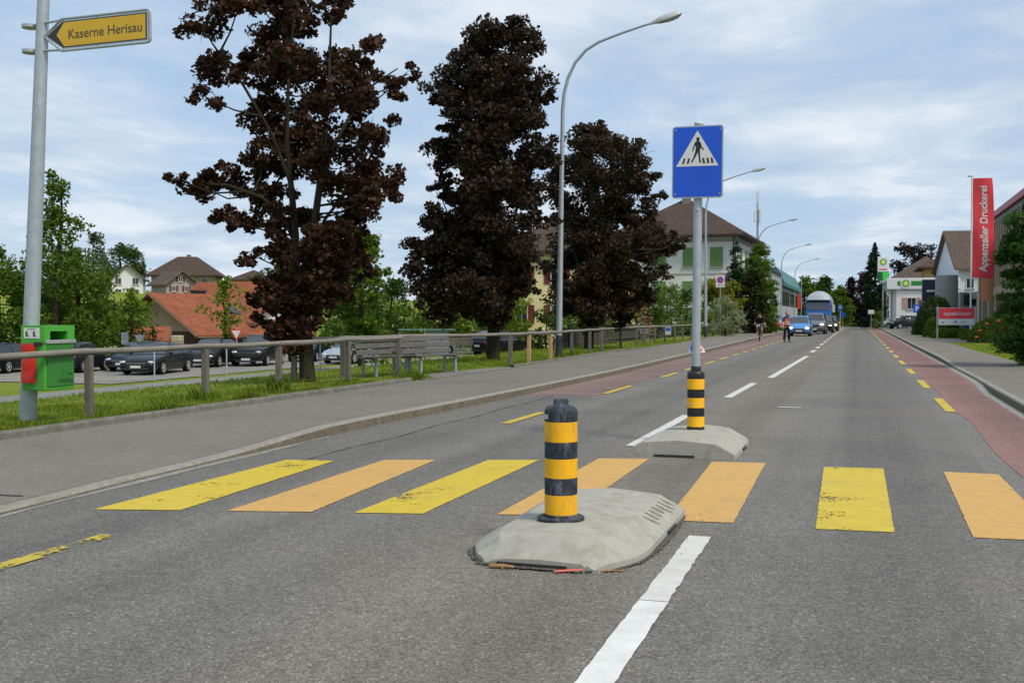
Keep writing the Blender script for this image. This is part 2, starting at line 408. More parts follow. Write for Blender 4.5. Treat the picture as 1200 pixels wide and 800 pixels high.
sheet('gutter', lambda y: kL(y)+.004, lambda y: kL(y)+.10+.05*math.sin(y*2.1)*math.sin(y*.7), cst(.004), cst(.004), GUT, [y for y in YS if y < 12])
sheet('gutter', lambda y: kR(y)-.16, lambda y: kR(y)-.004, cst(.004), cst(.004), GUT)
redL = sheet('cycle_lane', lambda y: kL(y)+.02, lambda y: -4.72+(.25*max(0, 20-y)), cst(.004), cst(.004), REDF, [19.2,19.6,20.]+[y for y in YS if 20.3 < y])
redR = sheet('cycle_lane', lambda y: 1.44+.04*math.sin(y*.9), lambda y: kR(y)-.15, cst(.004), cst(.0035), REDL)
# parking lot and path below the bank on the left, driveway on the right
def patch(name, xs, ys, m, dz=.012, skew=0):
    b = MB(); xs = list(xs); ys = list(ys)
    for x in xs:
        for y in ys: b.v.append((x+skew*(y-ys[0]), y, gz(x+skew*(y-ys[0]), y)+dz))
    n = len(ys)
    for i in range(len(xs)-1):
        for j in range(n-1): b.f.append((i*n+j,(i+1)*n+j,(i+1)*n+j+1,i*n+j+1)); b.m.append(0)
    return tag(b.build(name, m), kind='structure')
patch('parking_lot', np.linspace(-47,-28.8,20), np.linspace(36,84,30), LOT, .03)
patch('path', np.linspace(-28.0,-25.6,7), np.linspace(18,78,50), asphalt('path_tarmac', (.19,.185,.175), (.26,.25,.235), (.4,.38,.36), 60, .3, (1.05,1,.95), False), .03, .02)
patch('driveway', np.linspace(4.5,11,8), np.linspace(61,72,6), WALK, .02)
patch('driveway', np.linspace(4.5,16,8), np.linspace(118,165,10), WALK, .02)
patch('driveway', np.linspace(-24,-9.4,8), np.linspace(100,150,14), WALK, .03)
# ------------------------------------------------------------------ markings
YEL = paint('yellow_paint', (.585,.435,.045), .414); ORA = paint('orange_paint', (.585,.35,.112), .372)
YELW = paint('worn_yellow_paint', (.50,.39,.06), .515); YELL = paint('lane_yellow_paint', (.55,.40,.05), .42)
WHT = paint('white_road_paint', (.60,.59,.56), .36)
def quads(name, qs, m, z=.008):
    b = MB()
    for q in qs: b.poly([(x, y, z-float(drop(y))) for x, y in q])
    o = b.build(name, m, road); return o
stripes = [([(-5.48,6.66),(-4.84,6.83),(-5.03,9.68),(-5.53,9.59)],YEL),([(-4.49,6.91),(-3.87,7.07),(-4.08,10.06),(-4.58,9.89)],ORA),
 ([(-3.55,7.14),(-3.05,7.26),(-3.08,10.38),(-3.57,10.22)],YEL),([(-2.52,7.40),(-2.02,7.53),(-2.03,10.80),(-2.53,10.68)],ORA),
 ([(-1.30,7.56),(-.83,7.61),(-.87,10.86),(-1.39,10.79)],ORA),([(-.27,7.57),(.24,7.61),(.24,10.81),(-.31,10.76)],YEL),([(.73,7.59),(1.28,7.63),(1.24,10.73),(.77,10.75)],ORA)]
for q, m in stripes:
    # ragged edges: subdivide each side and jitter by a centimetre
    pts = []
    for i in range(4):
        a, c = q[i], q[(i+1)%4]; n = 90 if i in (1,3) else 14
        for k in range(n):
            t = k/n; j = .0045 if 0 < k else .003
            pts.append((a[0]+(c[0]-a[0])*t+random.uniform(-j,j), a[1]+(c[1]-a[1])*t+random.uniform(-j,j)))
    quads('crossing_stripe', [pts], m, .005)
def dash(name, x, y0, y1, w, m, x1=None, z=.0085):
    x1 = x if x1 is None else x1
    L, Rr = [], []
    n = max(2, int((y1-y0)/.07)) if y1 < 30 else 2
    for k in range(n+1):
        t = k/n; xx = x+(x1-x)*t; j = .005 if y1 < 20 else 0
        L.append((xx-w/2+random.uniform(-j,j), y0+(y1-y0)*t)); Rr.append((xx+w/2+random.uniform(-j,j), y0+(y1-y0)*t))
    quads(name, [Rr+L[::-1]], m, z)
dash('lane_line', -.985, 5.37, 7.06, .145, WHT); dash('lane_line', -.985, 2.2, 5.36, .15, paint('fresh_white_paint', (.68,.68,.66), .33))
dash('lane_line', -2.42, 11.8, 15.8, .14, WHT, -2.40); dash('lane_line', -2.24, 19.5, 24.0, .15, WHT, -2.18); dash('lane_line', -2.0, 26.2, 41.5, .16, WHT, -1.82)
for i in range(21): dash('lane_line', -1.84-.012*i, 46+6.1*i, 49+6.1*i, .17, WHT)
dash('stop_tick', -1.05, 17.6, 17.72, .36, WHT)
dash('cycle_line', -4.73, 3.6, 5.9, .13, YELW)
for y0, y1 in ((13.8,15.6),(19.8,22.3)): dash('cycle_line', -4.58, y0, y1, .13, YELL)
for i in range(34): dash('cycle_line', -4.52-.005*i, 25.6+5.2*i/1.35, 28.0+5.2*i/1.35, .13, YELL)
ys_, k_ = 17.6, 0
while ys_ < 190:
    dash('cycle_line', 1.36-.006*k_ if k_ < 20 else 1.24, ys_, ys_+2.9, .15, YELL); ys_ += 5.8; k_ += 1
b = MB()
for xj, ya, yb in ((-5.35,8.5,19),):
    for k in range(60):
        y0, y1 = ya+(yb-ya)*k/60, ya+(yb-ya)*(k+1)/60; w0 = .012+.008*math.sin(k*1.3); xo = .03*math.sin(k*.4)
        b.poly([(xj+xo-w0,y0,.0045),(xj+xo+w0,y0,.0045),(xj+.03*math.sin((k+1)*.4)+w0,y1,.0045),(xj+.03*math.sin((k+1)*.4)-w0,y1,.0045)])
b.build('paving_joint', mat('joint_asphalt', (.085,.082,.075), .85, var=.4, scale=20), road)
TAR = mat('tar_seam', (.03,.03,.03), .6)
b = MB(); ps = [(-7.7,5.6),(-7.1,6.2),(-6.75,6.55),(-6.5,6.75),(-6.28,6.8)]
for (x0,y0),(x1,y1) in zip(ps[:-1], ps[1:]): b.poly([(x0,y0-.02,.082),(x1,y1-.02,.075),(x1,y1+.02,.075),(x0,y0+.02,.082)])
# follow the pavement's cross-fall
for i, v in enumerate(b.v):
    t = (v[0]-float(bL(v[1])))/((float(kL(v[1]))-.135)-float(bL(v[1]))); b.v[i] = (v[0], v[1], .12+(float(hL(v[1]))-.006-.12)*t+.004)
b.build('tar_seam', TAR, pavL)
b = MB()
for y0, y1 in zip(YS[:-1], YS[1:]):
    if y0 < 60: b.poly([(float(kL(y0))-.165,y0,float(hL(y0))-.001),(float(kL(y0))-.135,y0,float(hL(y0))+.0005),(float(kL(y1))-.135,y1,float(hL(y1))+.0005),(float(kL(y1))-.165,y1,float(hL(y1))-.001)])
b.build('tar_seam', TAR, pavL)
# ------------------------------------------------------------------ traffic islands, bollards, crossing sign
SCUFF = mat('rubber_mark', (.22,.21,.185), .8, var=.35, scale=30)
def island(y_flat, y_nose, xc, hw, name, label, scuffed):
    """moulded concrete island: full width at the end facing the crossing, rounded off at the outer end"""
    t_ = empty(name, (xc, y_flat, 0), 0, label, 'traffic island', 'concrete islands in the middle of the crossing')
    L = abs(y_nose-y_flat); sg = 1 if y_nose > y_flat else -1
    n = 120; prof = [(-1,0),(-.99,.042),(-.97,.054),(-.66,.146),(-.33,.163),(0,.177),(.33,.163),(.66,.146),(.71,.131),(.76,.116),(.81,.101),(.86,.087),(.91,.072),(.97,.054),(.99,.042),(1,0)]
    secs = []
    for i in range(n+1):
        s = L*i/n; u = max(0, (s-(L-.62))/.62)
        w = hw if u <= 0 else hw*(1-.36*u**2.6)
        e = L-s; hs = .30+(e/.135)*.70 if e < .135 else 1
        row = []
        for k, (a, z) in enumerate(prof):
            zz_ = z*hs if z > .05 else min(z, z*hs+.02)
            x = a*w
            yy = sg*s
            if scuffed and .68 < abs(a) < .95 and a > 0 and .12 < s < 1.10:    # cast ribs on the ramp facing the lane
                zz_ += .013*math.sin((s+a*.22)*2*PI/.115)
            if scuffed and a > .68 and a < .96 and s > 1.15: zz_ += .008*math.sin((s*1.2-a*1.3)*2*PI/.17)
            row.append((x, yy, zz_))
        secs.append(row)
    b = MB(); b.loft(secs, False, cap=False)
    m0 = len(prof)
    b.poly([secs[0][k] for k in range(m0)]); b.poly([secs[-1][k] for k in reversed(range(m0))])
    o = b.build('body', CONC, t_, 20)
    if scuffed:                                                # rubber marks left by tyres on the ramp
        zp = lambda a, s_: float(np.interp(a, [p[0] for p in prof], [p[1] for p in prof]))+(.013*math.sin((s_+a*.22)*2*PI/.115) if .68 < a < .95 and .12 < s_ < 1.10 else 0)
        for k in range(8):
            wd = random.uniform(.005,.009); a0, a1 = .69+random.uniform(0,.03), .91+random.uniform(-.06,.03)
            q = MB(); L_, R_s = [], []
            for j in range(7):
                a = a0+(a1-a0)*j/6; sm = (k+1.5)*.115-.22*a; wj = wd*math.sin(PI*(j+.6)/7.2)
                L_.append((a*hw, sg*(sm-wj), zp(a, sm-wj)+.005)); R_s.append((a*hw, sg*(sm+wj), zp(a, sm+wj)+.005))
            for j in range(6): q.poly([L_[j], L_[j+1], R_s[j+1], R_s[j]])
            q.build('tyre_mark', SCUFF, t_)
    s = MB()                                                   # lifting slots under the edge
    yy = sg*L-sg*.004 if sg < 0 else -.004
    s.box((-.05, (sg*L if sg < 0 else 0), .012), (.42, .03, .03)); s.build('lifting_slot', BLACKP, t_)
    s = MB(); s.box((hw-.002, sg*.62 if sg < 0 else sg*.9, .014), (.025, .3, .032)); s.build('lifting_slot', BLACKP, t_)
    return t_
island(7.80, 5.88, -1.74, .545, 'traffic_island', 'pale concrete island with ribbed scuffed side ramp, nearest, under the dusty bollard', True)
island(11.02, 12.95, -1.76, .575, 'traffic_island', 'grey concrete island carrying the bollard with the blue crossing sign', False)
YB = mat('bollard_yellow', (.92,.46,.004), .5, var=.12, scale=16, dirt=(.52,.29,.04), stretch=(1,1,.4)); YB2 = mat('bollard_yellow_clean', (.95,.48,.004), .48, var=.04)
BB = mat('bollard_black_dusty', (.040,.048,.062), .62, var=.5, scale=26, dirt=(.19,.21,.235), bmp=.3, stretch=(1,1,.45)); BB2 = mat('bollard_black_clean', (.012,.012,.014), .45, var=.2)
def bollard(loc, sc, yb, bb, label, flange):
    t_ = empty('bollard', loc, 0, label, 'bollard', 'black and yellow bollards on the crossing')
    t_.scale = (sc, sc, sc)
    z = 0
    def ring(nm, h, m, r=.1045):
        nonlocal z
        MB().lathe([(r-.002,z),(r,z+.002),(r,z+h-.002),(r-.002,z+h)], 40).build(nm, m, t_, 40); z += h
    ring('base_ring', .032, bb, .107)
    for k, h in enumerate((.126,.106,.122,.105,.128)): ring('yellow_band' if k % 2 == 0 else 'black_band', h, yb if k % 2 == 0 else bb)
    MB().lathe([(.1045,z),(.1055,z+.004),(.1055,z+.062),(.101,z+.076),(.09,z+.09),(.07,z+.098),(.05,z+.102),(.047,z+.106),(.047,z+.134),(.044,z+.14),(.02,z+.142)], 40).build('cap', bb, t_, 40)
    if flange:
        MB().lathe([(.15,-.002),(.15,.010),(.14,.016),(.1,.018)], 40).build('flange', bb, t_, 40)
        s = MB(); pts = []
        for a in np.linspace(-2.28,-1.72,6): pts.append((math.cos(a-.45)*.1062, math.sin(a-.45)*.1062))
        for (x0,y0),(x1,y1) in zip(pts[:-1], pts[1:]): s.poly([(x0,y0,z+.016),(x1,y1,z+.016),(x1,y1,z+.046),(x0,y0,z+.046)])
        s.build('sticker', mat('sticker_white', (.5,.5,.47), .5, var=.3, scale=60), t_)
    else:
        s = MB(); s.ell((.065,-.085,.012),(.014,.014,.014)); s.build('bolt', DARKM, t_, 60)
        s = MB(); s.ell((-.035,-.0995,.31),(.012,.004,.026)); s.build('scuff', mat('scuff_grey', (.45,.43,.38), .6), t_, 60)
    return t_
bollard((-1.79,6.52,.176), 1.0, YB, BB, 'dusty black and yellow banded bollard with bare round cap on the nearest island', True)
bollard((-1.765,12.25,.176), .93, YB2, BB2, 'clean black and yellow banded bollard with the sign pole rising from its cap', False)
BLUE = mat('sign_blue', (.004,.085,.60), .45, var=.06, scale=3); REFL = mat('sign_white', (.66,.66,.66), .35, var=.05); INK = mat('sign_black', (.02,.02,.022), .5)
ALU = mat('sign_aluminium', (.45,.46,.47), .4, .5, var=.1)
def rrect(w, h, r, n=5):
    p = []
    for cx, cy, a0 in ((w/2-r,h/2-r,0),(-w/2+r,h/2-r,90),(-w/2+r,-h/2+r,180),(w/2-r,-h/2+r,270)):
        for k in range(n+1): a = math.radians(a0+90*k/n); p.append((cx+r*math.cos(a), cy+r*math.sin(a)))
    return p
def sh(px, u0, v0, s):  # scale and move a polygon
    return [(u0+x*s, v0+y*s) for x, y in px]
def crossing_panel(parent, zc, w, h, y, detail=True):
    X, Z, D_ = (1,0,0), (0,0,1), (0,-1,0)
    p = MB().prism(rrect(w,h,.035), (0,y,zc), X, Z, (0,-.022,0)).build('panel', ALU, parent, 30)
    MB().prism(rrect(w-.028,h-.028,.025), (0,y-.022,zc), X, Z, (0,-.0025,0)).build('blue_face', BLUE, p)
    a = w*.83; hh = a*.84; z0 = zc+h/2-.055-hh
    MB().prism([(-a/2,0),(a/2,0),(0,hh)], (-.002,y-.0245,z0), X, Z, (0,-.002,0)).build('white_triangle', REFL, p)
    if not detail: return
    f = MB(); o = (0, y-.0265, z0); w_ = (0,-.002,0)
    k = a/.475
    P = lambda pts: f.prism([(x*k, z*k) for x, z in pts], o, X, Z, w_)
    P([(.004+.0185*math.cos(t), .301+.024*math.sin(t)) for t in np.linspace(0, 2*PI, 14, endpoint=False)])
    P([(-.012,.279),(.016,.279),(.032,.265),(.036,.225),(.028,.165),(-.022,.165),(-.020,.215),(-.03,.262)])          # trunk
    P([(-.026,.27),(-.012,.262),(-.040,.205),(-.047,.165),(-.058,.168),(-.052,.212)])                                # arm back
    P([(.022,.27),(.034,.262),(.048,.215),(.075,.186),(.068,.177),(.036,.205),(.020,.245)])                          # arm forward
    P([(-.022,.168),(.010,.168),(-.018,.108),(-.052,.050),(-.072,.040),(-.070,.056),(-.050,.085)])                   # leg back
    P([(.004,.168),(.028,.168),(.030,.110),(.038,.060),(.044,.042),(.022,.040),(.016,.085)])                         # leg forward
    for x in (-.160,-.108): P([(x-.012,.030),(x+.010,.030),(x+.026,.090),(x+.006,.090)])
    for x in (.070,.118,.164): P([(x-.006,.030),(x+.018,.030),(x+.004,.090),(x-.016,.090)])
    f.build('pedestrian_symbol', INK, p)
cs = empty('crossing_sign', (-1.765,12.25,.85), 0, 'blue crossing sign, walking figure in a white triangle, on a pole above the clean bollard', 'road sign', rot=(0,.008,0))
MB().tube([(0,0,0),(0,0,2.80)], .050, 20).build('pole', GALV, cs, 40)
MB().lathe([(.055,-.012),(.058,.03),(.052,.045)], 20).build('collar', BB2, cs, 40)
MB().lathe([(.054,2.795),(.054,2.815),(.03,2.825)], 20).build('pole_cap', WHITEP, cs, 40)
crossing_panel(cs, 2.36, .575, .815, -.055)
for z in (2.62,2.1): MB().box((0,-.035,z),(.3,.03,.03)).build('bracket', GALV, cs)
for x in (-.25,.25):
    for z in (2.0,2.72): MB().ell((x,-.081,z),(.009,.005,.009)).build('rivet', ALU, cs, 60)
s = MB(); s.ell((.005,-.052,1.82),(.012,.008,.012)); s.build('bolt', ALU, cs, 60)
# debris by the near island
def stick(p0, p1, r, m, label, cat='stick'):
    c = ((p0[0]+p1[0])/2, (p0[1]+p1[1])/2, 0)
    o = MB().tube([(p0[0]-c[0],p0[1]-c[1],r+.003),((p0[0]+p1[0])/2-c[0]+.004,(p0[1]+p1[1])/2-c[1]+.008,r+.005),(p1[0]-c[0],p1[1]-c[1],r+.003)], [r,r*1.1,r*.7], 6).build('stick' if cat == 'stick' else 'tube', m, None, 40)
    o.location = c; return tag(o, label, cat)
stick((-1.63,5.80),(-1.45,5.90), .008, mat('red_plastic', (.55,.03,.02), .4), 'thin red plastic stick lying on asphalt before the nearest island')
TW = mat('twig_brown', (.35,.2,.09), .8, var=.4, scale=20)
stick((-2.02,5.80),(-1.88,5.82), .012, TW, 'short brown wood splinter tucked under the left front edge of the nearest island')
stick((-1.40,5.885),(-1.26,5.955), .006, TW, 'small brown twig on asphalt just right of the red stick')
DIRT = mat('road_dirt', (.105,.092,.076), .95, var=.4, scale=30, bmp=.6, bscale=120)
b = MB(); ring_ = [(-2.30,6.6),(-2.29,6.15),(-2.12,5.87),(-1.9,5.82),(-1.5,5.83),(-1.32,5.93),(-1.19,6.2),(-1.15,6.8),(-1.165,7.5),(-1.19,7.75)]
inn_ = [(-2.2,6.6),(-2.2,6.1),(-2.1,5.97),(-1.9,5.95),(-1.5,5.95),(-1.36,6.05),(-1.3,6.3),(-1.25,6.8),(-1.25,7.5),(-1.24,7.75)]
def ragged(a, n=22, j=.010):
    r = []
    for p, q in zip(a[:-1], a[1:]):
        for k in range(n): t = k/n; r.append((p[0]+(q[0]-p[0])*t+random.uniform(-j,j), p[1]+(q[1]-p[1])*t+random.uniform(-j,j)))
    return r+[a[-1]]
A_, B_ = ragged(ring_), ragged(inn_, 22, 0)
for i in range(len(A_)-1): b.poly([(*A_[i],.0115),(*A_[i+1],.0115),(*B_[i+1],.0115),(*B_[i],.0115)])
b.build('dirt_rim', DIRT, road)
pv = []
rng = np.random.default_rng(3)
for i in range(700):                                           # grit gathered along the island and the kerb
    k = rng.integers(0, len(A_)); x, y = A_[k]; x += rng.normal(0,.09); y += rng.normal(0,.07)
    if i > 500: y = rng.uniform(2,16); x = float(kL(y))+abs(rng.normal(0,.05))+.02
    s_ = rng.uniform(.0025,.007); a0 = rng.uniform(0,6)
    t3 = [(x+s_*math.cos(a0+q), y+s_*math.sin(a0+q), .012) for q in (0,2.1,4.2)]; tp = (x,y,.012+s_*1.1)
    for q in range(3): pv += [t3[q], t3[(q+1)%3], tp]
tag(raw_mesh('grit', np.array(pv), 3, mat('grit_stone', (.26,.24,.21), .9, var=.5, scale=40)), kind='stuff')
# ------------------------------------------------------------------ lettering
def text(name, s, width, m, parent, o, u, v, depth=.002, height=None, bold=0):
    """letters as a mesh lying in the plane o + a*u + b*v, 'width' metres wide"""
    cu = bpy.data.curves.new(name, 'FONT'); cu.body = s; cu.size = 1; cu.extrude = 0; cu.offset = bold
    ob = bpy.data.objects.new(name, cu); COL.objects.link(ob)
    dg = bpy.context.evaluated_depsgraph_get(); dg.update()
    me = bpy.data.meshes.new_from_object(ob.evaluated_get(dg)); bpy.data.objects.remove(ob); bpy.data.curves.remove(cu)
    co = np.array([x.co[:] for x in me.vertices]); lo, hi = co.min(0), co.max(0)
    kx = width/(hi[0]-lo[0]); ky = kx if height is None else height/(hi[1]-lo[1])
    u, v, o = Vector(u), Vector(v), Vector(o); n = u.cross(v)*depth
    for x in me.vertices:
        a = (x.co[0]-(lo[0]+hi[0])/2)*kx; b_ = (x.co[1]-(lo[1]+hi[1])/2)*ky
        x.co = o+u*a+v*b_+n
    me.update(); me.materials.clear()
    return link(name, me, m, parent)
# ------------------------------------------------------------------ direction sign on its pole, dog waste bin
lp = empty('sign_pole', (-10.27,11.23,.12), 0, 'thick tapered galvanised pole carrying the yellow direction sign and the green bin', 'pole', rot=(0,.058,0))
MB().tube([(0,0,-.1),(0,0,2),(0,0,5),(0,0,8.2)], [.105,.098,.076,.06], 24).build('shaft', GALV, lp, 40)
MB().lathe([(.06,8.18),(.063,8.2),(.05,8.26)], 16).build('cap', GALV, lp, 40)
DSY = mat('sign_yellow', (.66,.39,.012), .4, var=.06, scale=3); DSK = mat('sign_dark', (.03,.03,.028), .5, var=.1)
ds = empty('direction_sign', (-10.12,11.20,5.03), 0, 'yellow arrow sign reading Kaserne Herisau fixed high on the grey pole', 'road sign', rot=(0,-.006,0))
X, Z, NY = (1,0,0), (0,0,1), (0,-1,0)
def arrowpts(x0, x1, h, r, tip=.27):
    p = [(x0,0),(x0+tip,-h/2)]
    for k in range(5): a = math.radians(-90+90*k/4); p.append((x1-r+r*math.cos(a), -h/2+r+r*math.sin(a)))
    for k in range(5): a = math.radians(90*k/4); p.append((x1-r+r*math.cos(a), h/2-r+r*math.sin(a)))
    return p+[(x0+tip,h/2)]
fr = MB(); op = arrowpts(.20,1.80,.40,.05); fr.tube([(x,0,z) for x,z in op]+[(op[0][0],0,op[0][1])], .017, 8)
fr.build('frame', GALV, ds, 40)
pn = MB().prism(arrowpts(.225,1.78,.355,.03), (0,.004,0), X, Z, (0,-.012,0)).build('panel', ALU, ds, 30)
MB().prism([(.25,0),(.49,-.165),(1.755,-.165),(1.755,.165),(.49,.165)], (0,-.008,0), X, Z, (0,-.002,0)).build('dark_border', DSK, pn)
MB().prism([(.40,0),(.515,-.150),(1.735,-.150),(1.735,.150),(.515,.150)], (0,-.010,0), X, Z, (0,-.002,0)).build('yellow_face', DSY, pn)
text('lettering', 'Kaserne Herisau', 1.10, mat('sign_ink', (.07,.055,.03), .5), pn, (1.135,-.012,-.005), X, Z, .0015, None, .007)
for z in (.16,-.16):
    s = MB(); s.tube([(-.07,0,z),(.5,0,z+ (.03 if z>0 else -.03))], .016, 8); s.lathe([(.098,z-.02),(.098,z+.02)], 20, (-.055,.03,0)); s.build('bracket', GALV, ds, 40)
MB().tube([(1.0,.012,-.19),(1.0,.012,.19)], .012, 6).build('brace', GALV, ds, 40)
GRN = mat('bin_green', (.07,.36,.035), .4, var=.1, scale=3, dirt=(.06,.26,.03)); GRN2 = mat('bin_green_flap', (.035,.19,.025), .45, var=.1)
REDB = mat('bag_red', (.62,.02,.012), .35, var=.15, scale=12, bmp=.5, bscale=18)
wb = empty('waste_bin', (-9.97,11.27,.52), 0, 'bright green dog waste bin with red bag dispenser strapped to the grey sign pole', 'waste bin')
h_ = .83; x0, x1, y0, y1 = -.18, .18, -.27, .27
MB().b2(x0,x1,y0,y1,0,.60).build('body', GRN, wb, None, .012)
b = MB(); b.b2(x0-.002,x1+.003,y0-.003,y0+.10,.60,h_); b.b2(x0-.002,x1+.003,y1-.13,y1+.003,.60,h_)
b.b2(x0-.002,x0+.10,y0+.1,y1-.13,.60,h_); b.b2(x0+.1,x1+.003,y0+.1,y1-.13,h_-.075,h_); b.b2(x0+.1,x1+.003,y0+.1,y1-.13,.60,.635)
b.build('hood', GRN, wb)
MB().b2(x0+.101,x0+.105,y0+.1,y1-.13,.635,h_-.075).build('slot_lining', BLACKP, wb)
MB().b2(x1+.002,x1+.012,y0+.04,y1-.02,.05,.575).build('flap', GRN2, wb, None, .004)
MB().b2(x1+.004,x1+.026,y0+.012,y1+.01,.598,.645).build('handle_bar', mat('bin_steel',(.42,.42,.41),.45,.4), wb, None, .006)
rb = MB(); rows = []
for i in range(9):
    z = .10+.50*i/8; rows.append([(x0+.0, y0-.006-.012*math.sin(i*1.1), z), (x0+.06, y0-.045-.008*math.sin(i*2), z), (x0+.17, y0-.05-.01*math.sin(i*1.7+1), z), (x0+.235, y0-.012, z)])
rb.loft(rows, False, cap=False); rb.build('bag_roll', REDB, wb, 60)
MB().b2(x0+.22,x0+.33,y0-.03,y0-.004,.575,.62).build('clasp', BLACKP, wb)
lb = MB().b2(x0+.045,x0+.29,y0-.007,y0-.003,.665,.80).build('label', mat('label_white',(.68,.68,.66),.5,var=.05), wb)
for x in (x0+.09,x0+.205):
    f = MB(); f.b2(x-.014,x+.018,y0-.0095,y0-.007,.69,.755); f.b2(x+.018,x+.04,y0-.0095,y0-.007,.69,.70); f.build('icon', mat('icon_green',(.03,.11,.05),.5), lb)
text('caption', 'Hundekot', .13, INK, lb, (x0+.167,y0-.008,.783), X, Z, .001)
text('lettering', 'robidog', .27, INK, wb, (x1+.0135,y1-.185,.115), (0,1,0), Z, .001)
f = MB()
for c in ((.05,.24),(.14,.20),(.17,.20),(.20,.20)): f.prism([(c[0]+.016*math.cos(t),c[1]+.018*math.sin(t)) for t in np.linspace(0,2*PI,9,endpoint=False)], (x1+.0125,0,0), (0,1,0), Z, (.001,0,0))
f.build('emblem', mat('emblem_green',(.02,.10,.02),.5), wb)
MB().b2(x0-.03,x0,-.1,.1,.2,.26).build('strap', GALV, wb)
# ------------------------------------------------------------------ timber rail fences
def fence(name, posts, label, rail_z, fresh=(), ends=(0,0), hp=.86):
    x0, y0 = posts[0]; z0 = gz(x0, y0)
    t_ = empty(name, (x0, y0, 0), 0, label, 'fence', 'timber rail fences along the verge')
    top = []
    for i, (x, y) in enumerate(posts):
        z = gz(x, y); fl = .105+random.uniform(-.008,.008)
        zr = rail_z(x, y)+random.uniform(-.008,.008); top.append((x-x0, y-y0, zr))
        b = MB(); lean = random.uniform(-.012,.012)
        b.box((x-x0, y-y0, (z-.15+zr-.055)/2), (fl,.085,zr-.055-z+.15), random.uniform(-.15,.15), 0, Matrix.Translation((0,0,0)) @ Matrix.Shear('XY', 4, (lean, lean*.5)) if False else None)
        b.build('post', NEWW if i in fresh else GREYW, t_, None, .012)
    d0 = (Vector(top[1])-Vector(top[0])).normalized()*ends[0]; d1 = (Vector(top[-1])-Vector(top[-2])).normalized()*ends[1]
    top[0] = tuple(Vector(top[0])-d0); top[-1] = tuple(Vector(top[-1])+d1)
    for i in range(len(top)-1):
        a, c = Vector(top[i]), Vector(top[i+1]); n = 6; pth = []
        for k in range(n+1):
            p = a.lerp(c, k/n); p.z += -.012*math.sin(PI*k/n)+random.uniform(-.003,.003); p.x += random.uniform(-.004,.004); pth.append(p)
        r = .046+random.uniform(-.004,.004)
        MB().tube(pth, [r*(1+random.uniform(-.05,.05)) for _ in pth], 10).build('rail', GREYWH, t_, 50)
    return t_
fence('rail_fence', [(-9.62,5.6),(-9.7,8.7),(-9.76,11.78),(-10.02,14.83),(-9.86,16.85),(-10.05,19.96),(-9.87,22.1)], 'grey timber rail fence in front of the parked cars, ending before the benches', lambda x,y: .995, (), (3,.12))
p2_ = [(-11.28,19.9),(-11.06,21.7),(-10.8,24.7),(-9.07,27.78),(-9.07,29.53),(-8.99,31.5),(-9.3,35.2),(-9.55,38.8),(-9.62,41),(-9.9,45.9),(-10.1,50.4),(-10.1,52.3),(-9.9,54.2),(-9.75,56.3),(-9.6,58.5),(-9.7,62),(-9.8,66),(-9.9,70),(-10,74),(-10.05,78)]
fence('rail_fence', p2_, 'long grey timber rail fence with two fresh pale posts, running past the nearest lamp', lambda x,y: 1.0, (4,5), (.3,.3))
# ------------------------------------------------------------------ benches
BW = wood('bench_wood', (.13,.12,.115), 1, .35); BL_ = mat('bench_leg_paint', (.30,.34,.36), .6, var=.2, scale=12)
def bench(x, y, rz, label, L=1.75):
    t_ = empty('park_bench', (x, y, gz(x,y)), rz, label, 'bench', 'weathered wooden benches beside the pavement')
    for sy in (-.62,.62):                          # side frames: the sitter looks along +x
        b = MB(); b.box((.19,sy,.21),(.055,.055,.42)); b.box((-.16,sy,.21),(.055,.055,.42)); b.box((.0,sy,.405),(.46,.045,.03))
        b.tube([(.17,sy,.12),(.06,sy,.30),(.0,sy,.39)], .012, 6)
        b.build('leg', BL_, t_, None, .006)
        b = MB(); b.tube([(-.17,sy,.40),(-.225,sy,.62),(-.30,sy,.88)], .022, 8); b.build('back_support', BL_, t_, 40)
    for k in range(4): MB().box((-.13+.125*k,0,.440+.004*k),(.105,L,.04)).build('seat_slat', BW, t_, None, .008)
    for k in range(3):
        M_ = Matrix.Translation((-.185-.036*k,0,.545+.145*k)) @ Matrix.Rotation(-.26,4,'Y')
        MB().box((0,0,0),(.035,L*(1-.0*k),.118),0,0,M_).build('back_slat', BW, t_, None, .008)
    return t_
bench(-10.42, 22.55, -.16, 'weathered grey wooden bench half behind the end post of the rail fence')
bench(-9.72, 23.75, -.34, 'weathered grey wooden bench standing open on the gravel strip, right of the first bench')
bench(-10.9, 57.5, -.1, 'small far bench behind the rail fence close to the crossing sign pole')
# low picket fence behind the verge and a notice board
PK = wood('picket_wood', (.10,.092,.08), 2)
pf = empty('picket_fence', (-12.6,46,.1), 0, 'low dark picket fence between the verge and the garden hedges', 'fence')
b = MB(); y = 0
while y < 42: b.box((.25*math.sin(y*.3)*.2, y, .45+random.uniform(-.02,.02)), (.025,.07,.9)); y += .16
b.build('pickets', PK, pf)
for z in (.22,.75): MB().box((0.03,21,z),(.04,42,.07)).build('rail', PK, pf)
for k in range(8): MB().box((.07,1+5.6*k,.5),(.09,.09,1.05)).build('post', PK, pf)
bf = empty('board_fence', (-17.8,44.6,-.65), YAW, 'short grey board fence behind the benches with a taller corner post', 'fence')
for k in range(3): MB().box((-.3-.001*k,0,1.15-.12*k),(3.4,.03,.10)).build('board', GREYW, bf)
for x in (-1.9,-.75,1.3): MB().box((x,.05,.7),(.10,.10,1.5 if x < -1.8 else 1.25)).build('post', GREYW, bf)
nb = empty('info_board', (-15.6,38.6,-.35), YAW, 'pale blue grey steel board on two posts behind the first bench', 'board')
MB().box((0,0,.85),(.9,.05,.9)).build('panel', mat('board_paint',(.25,.32,.36),.5,var=.15), nb, None, .01)
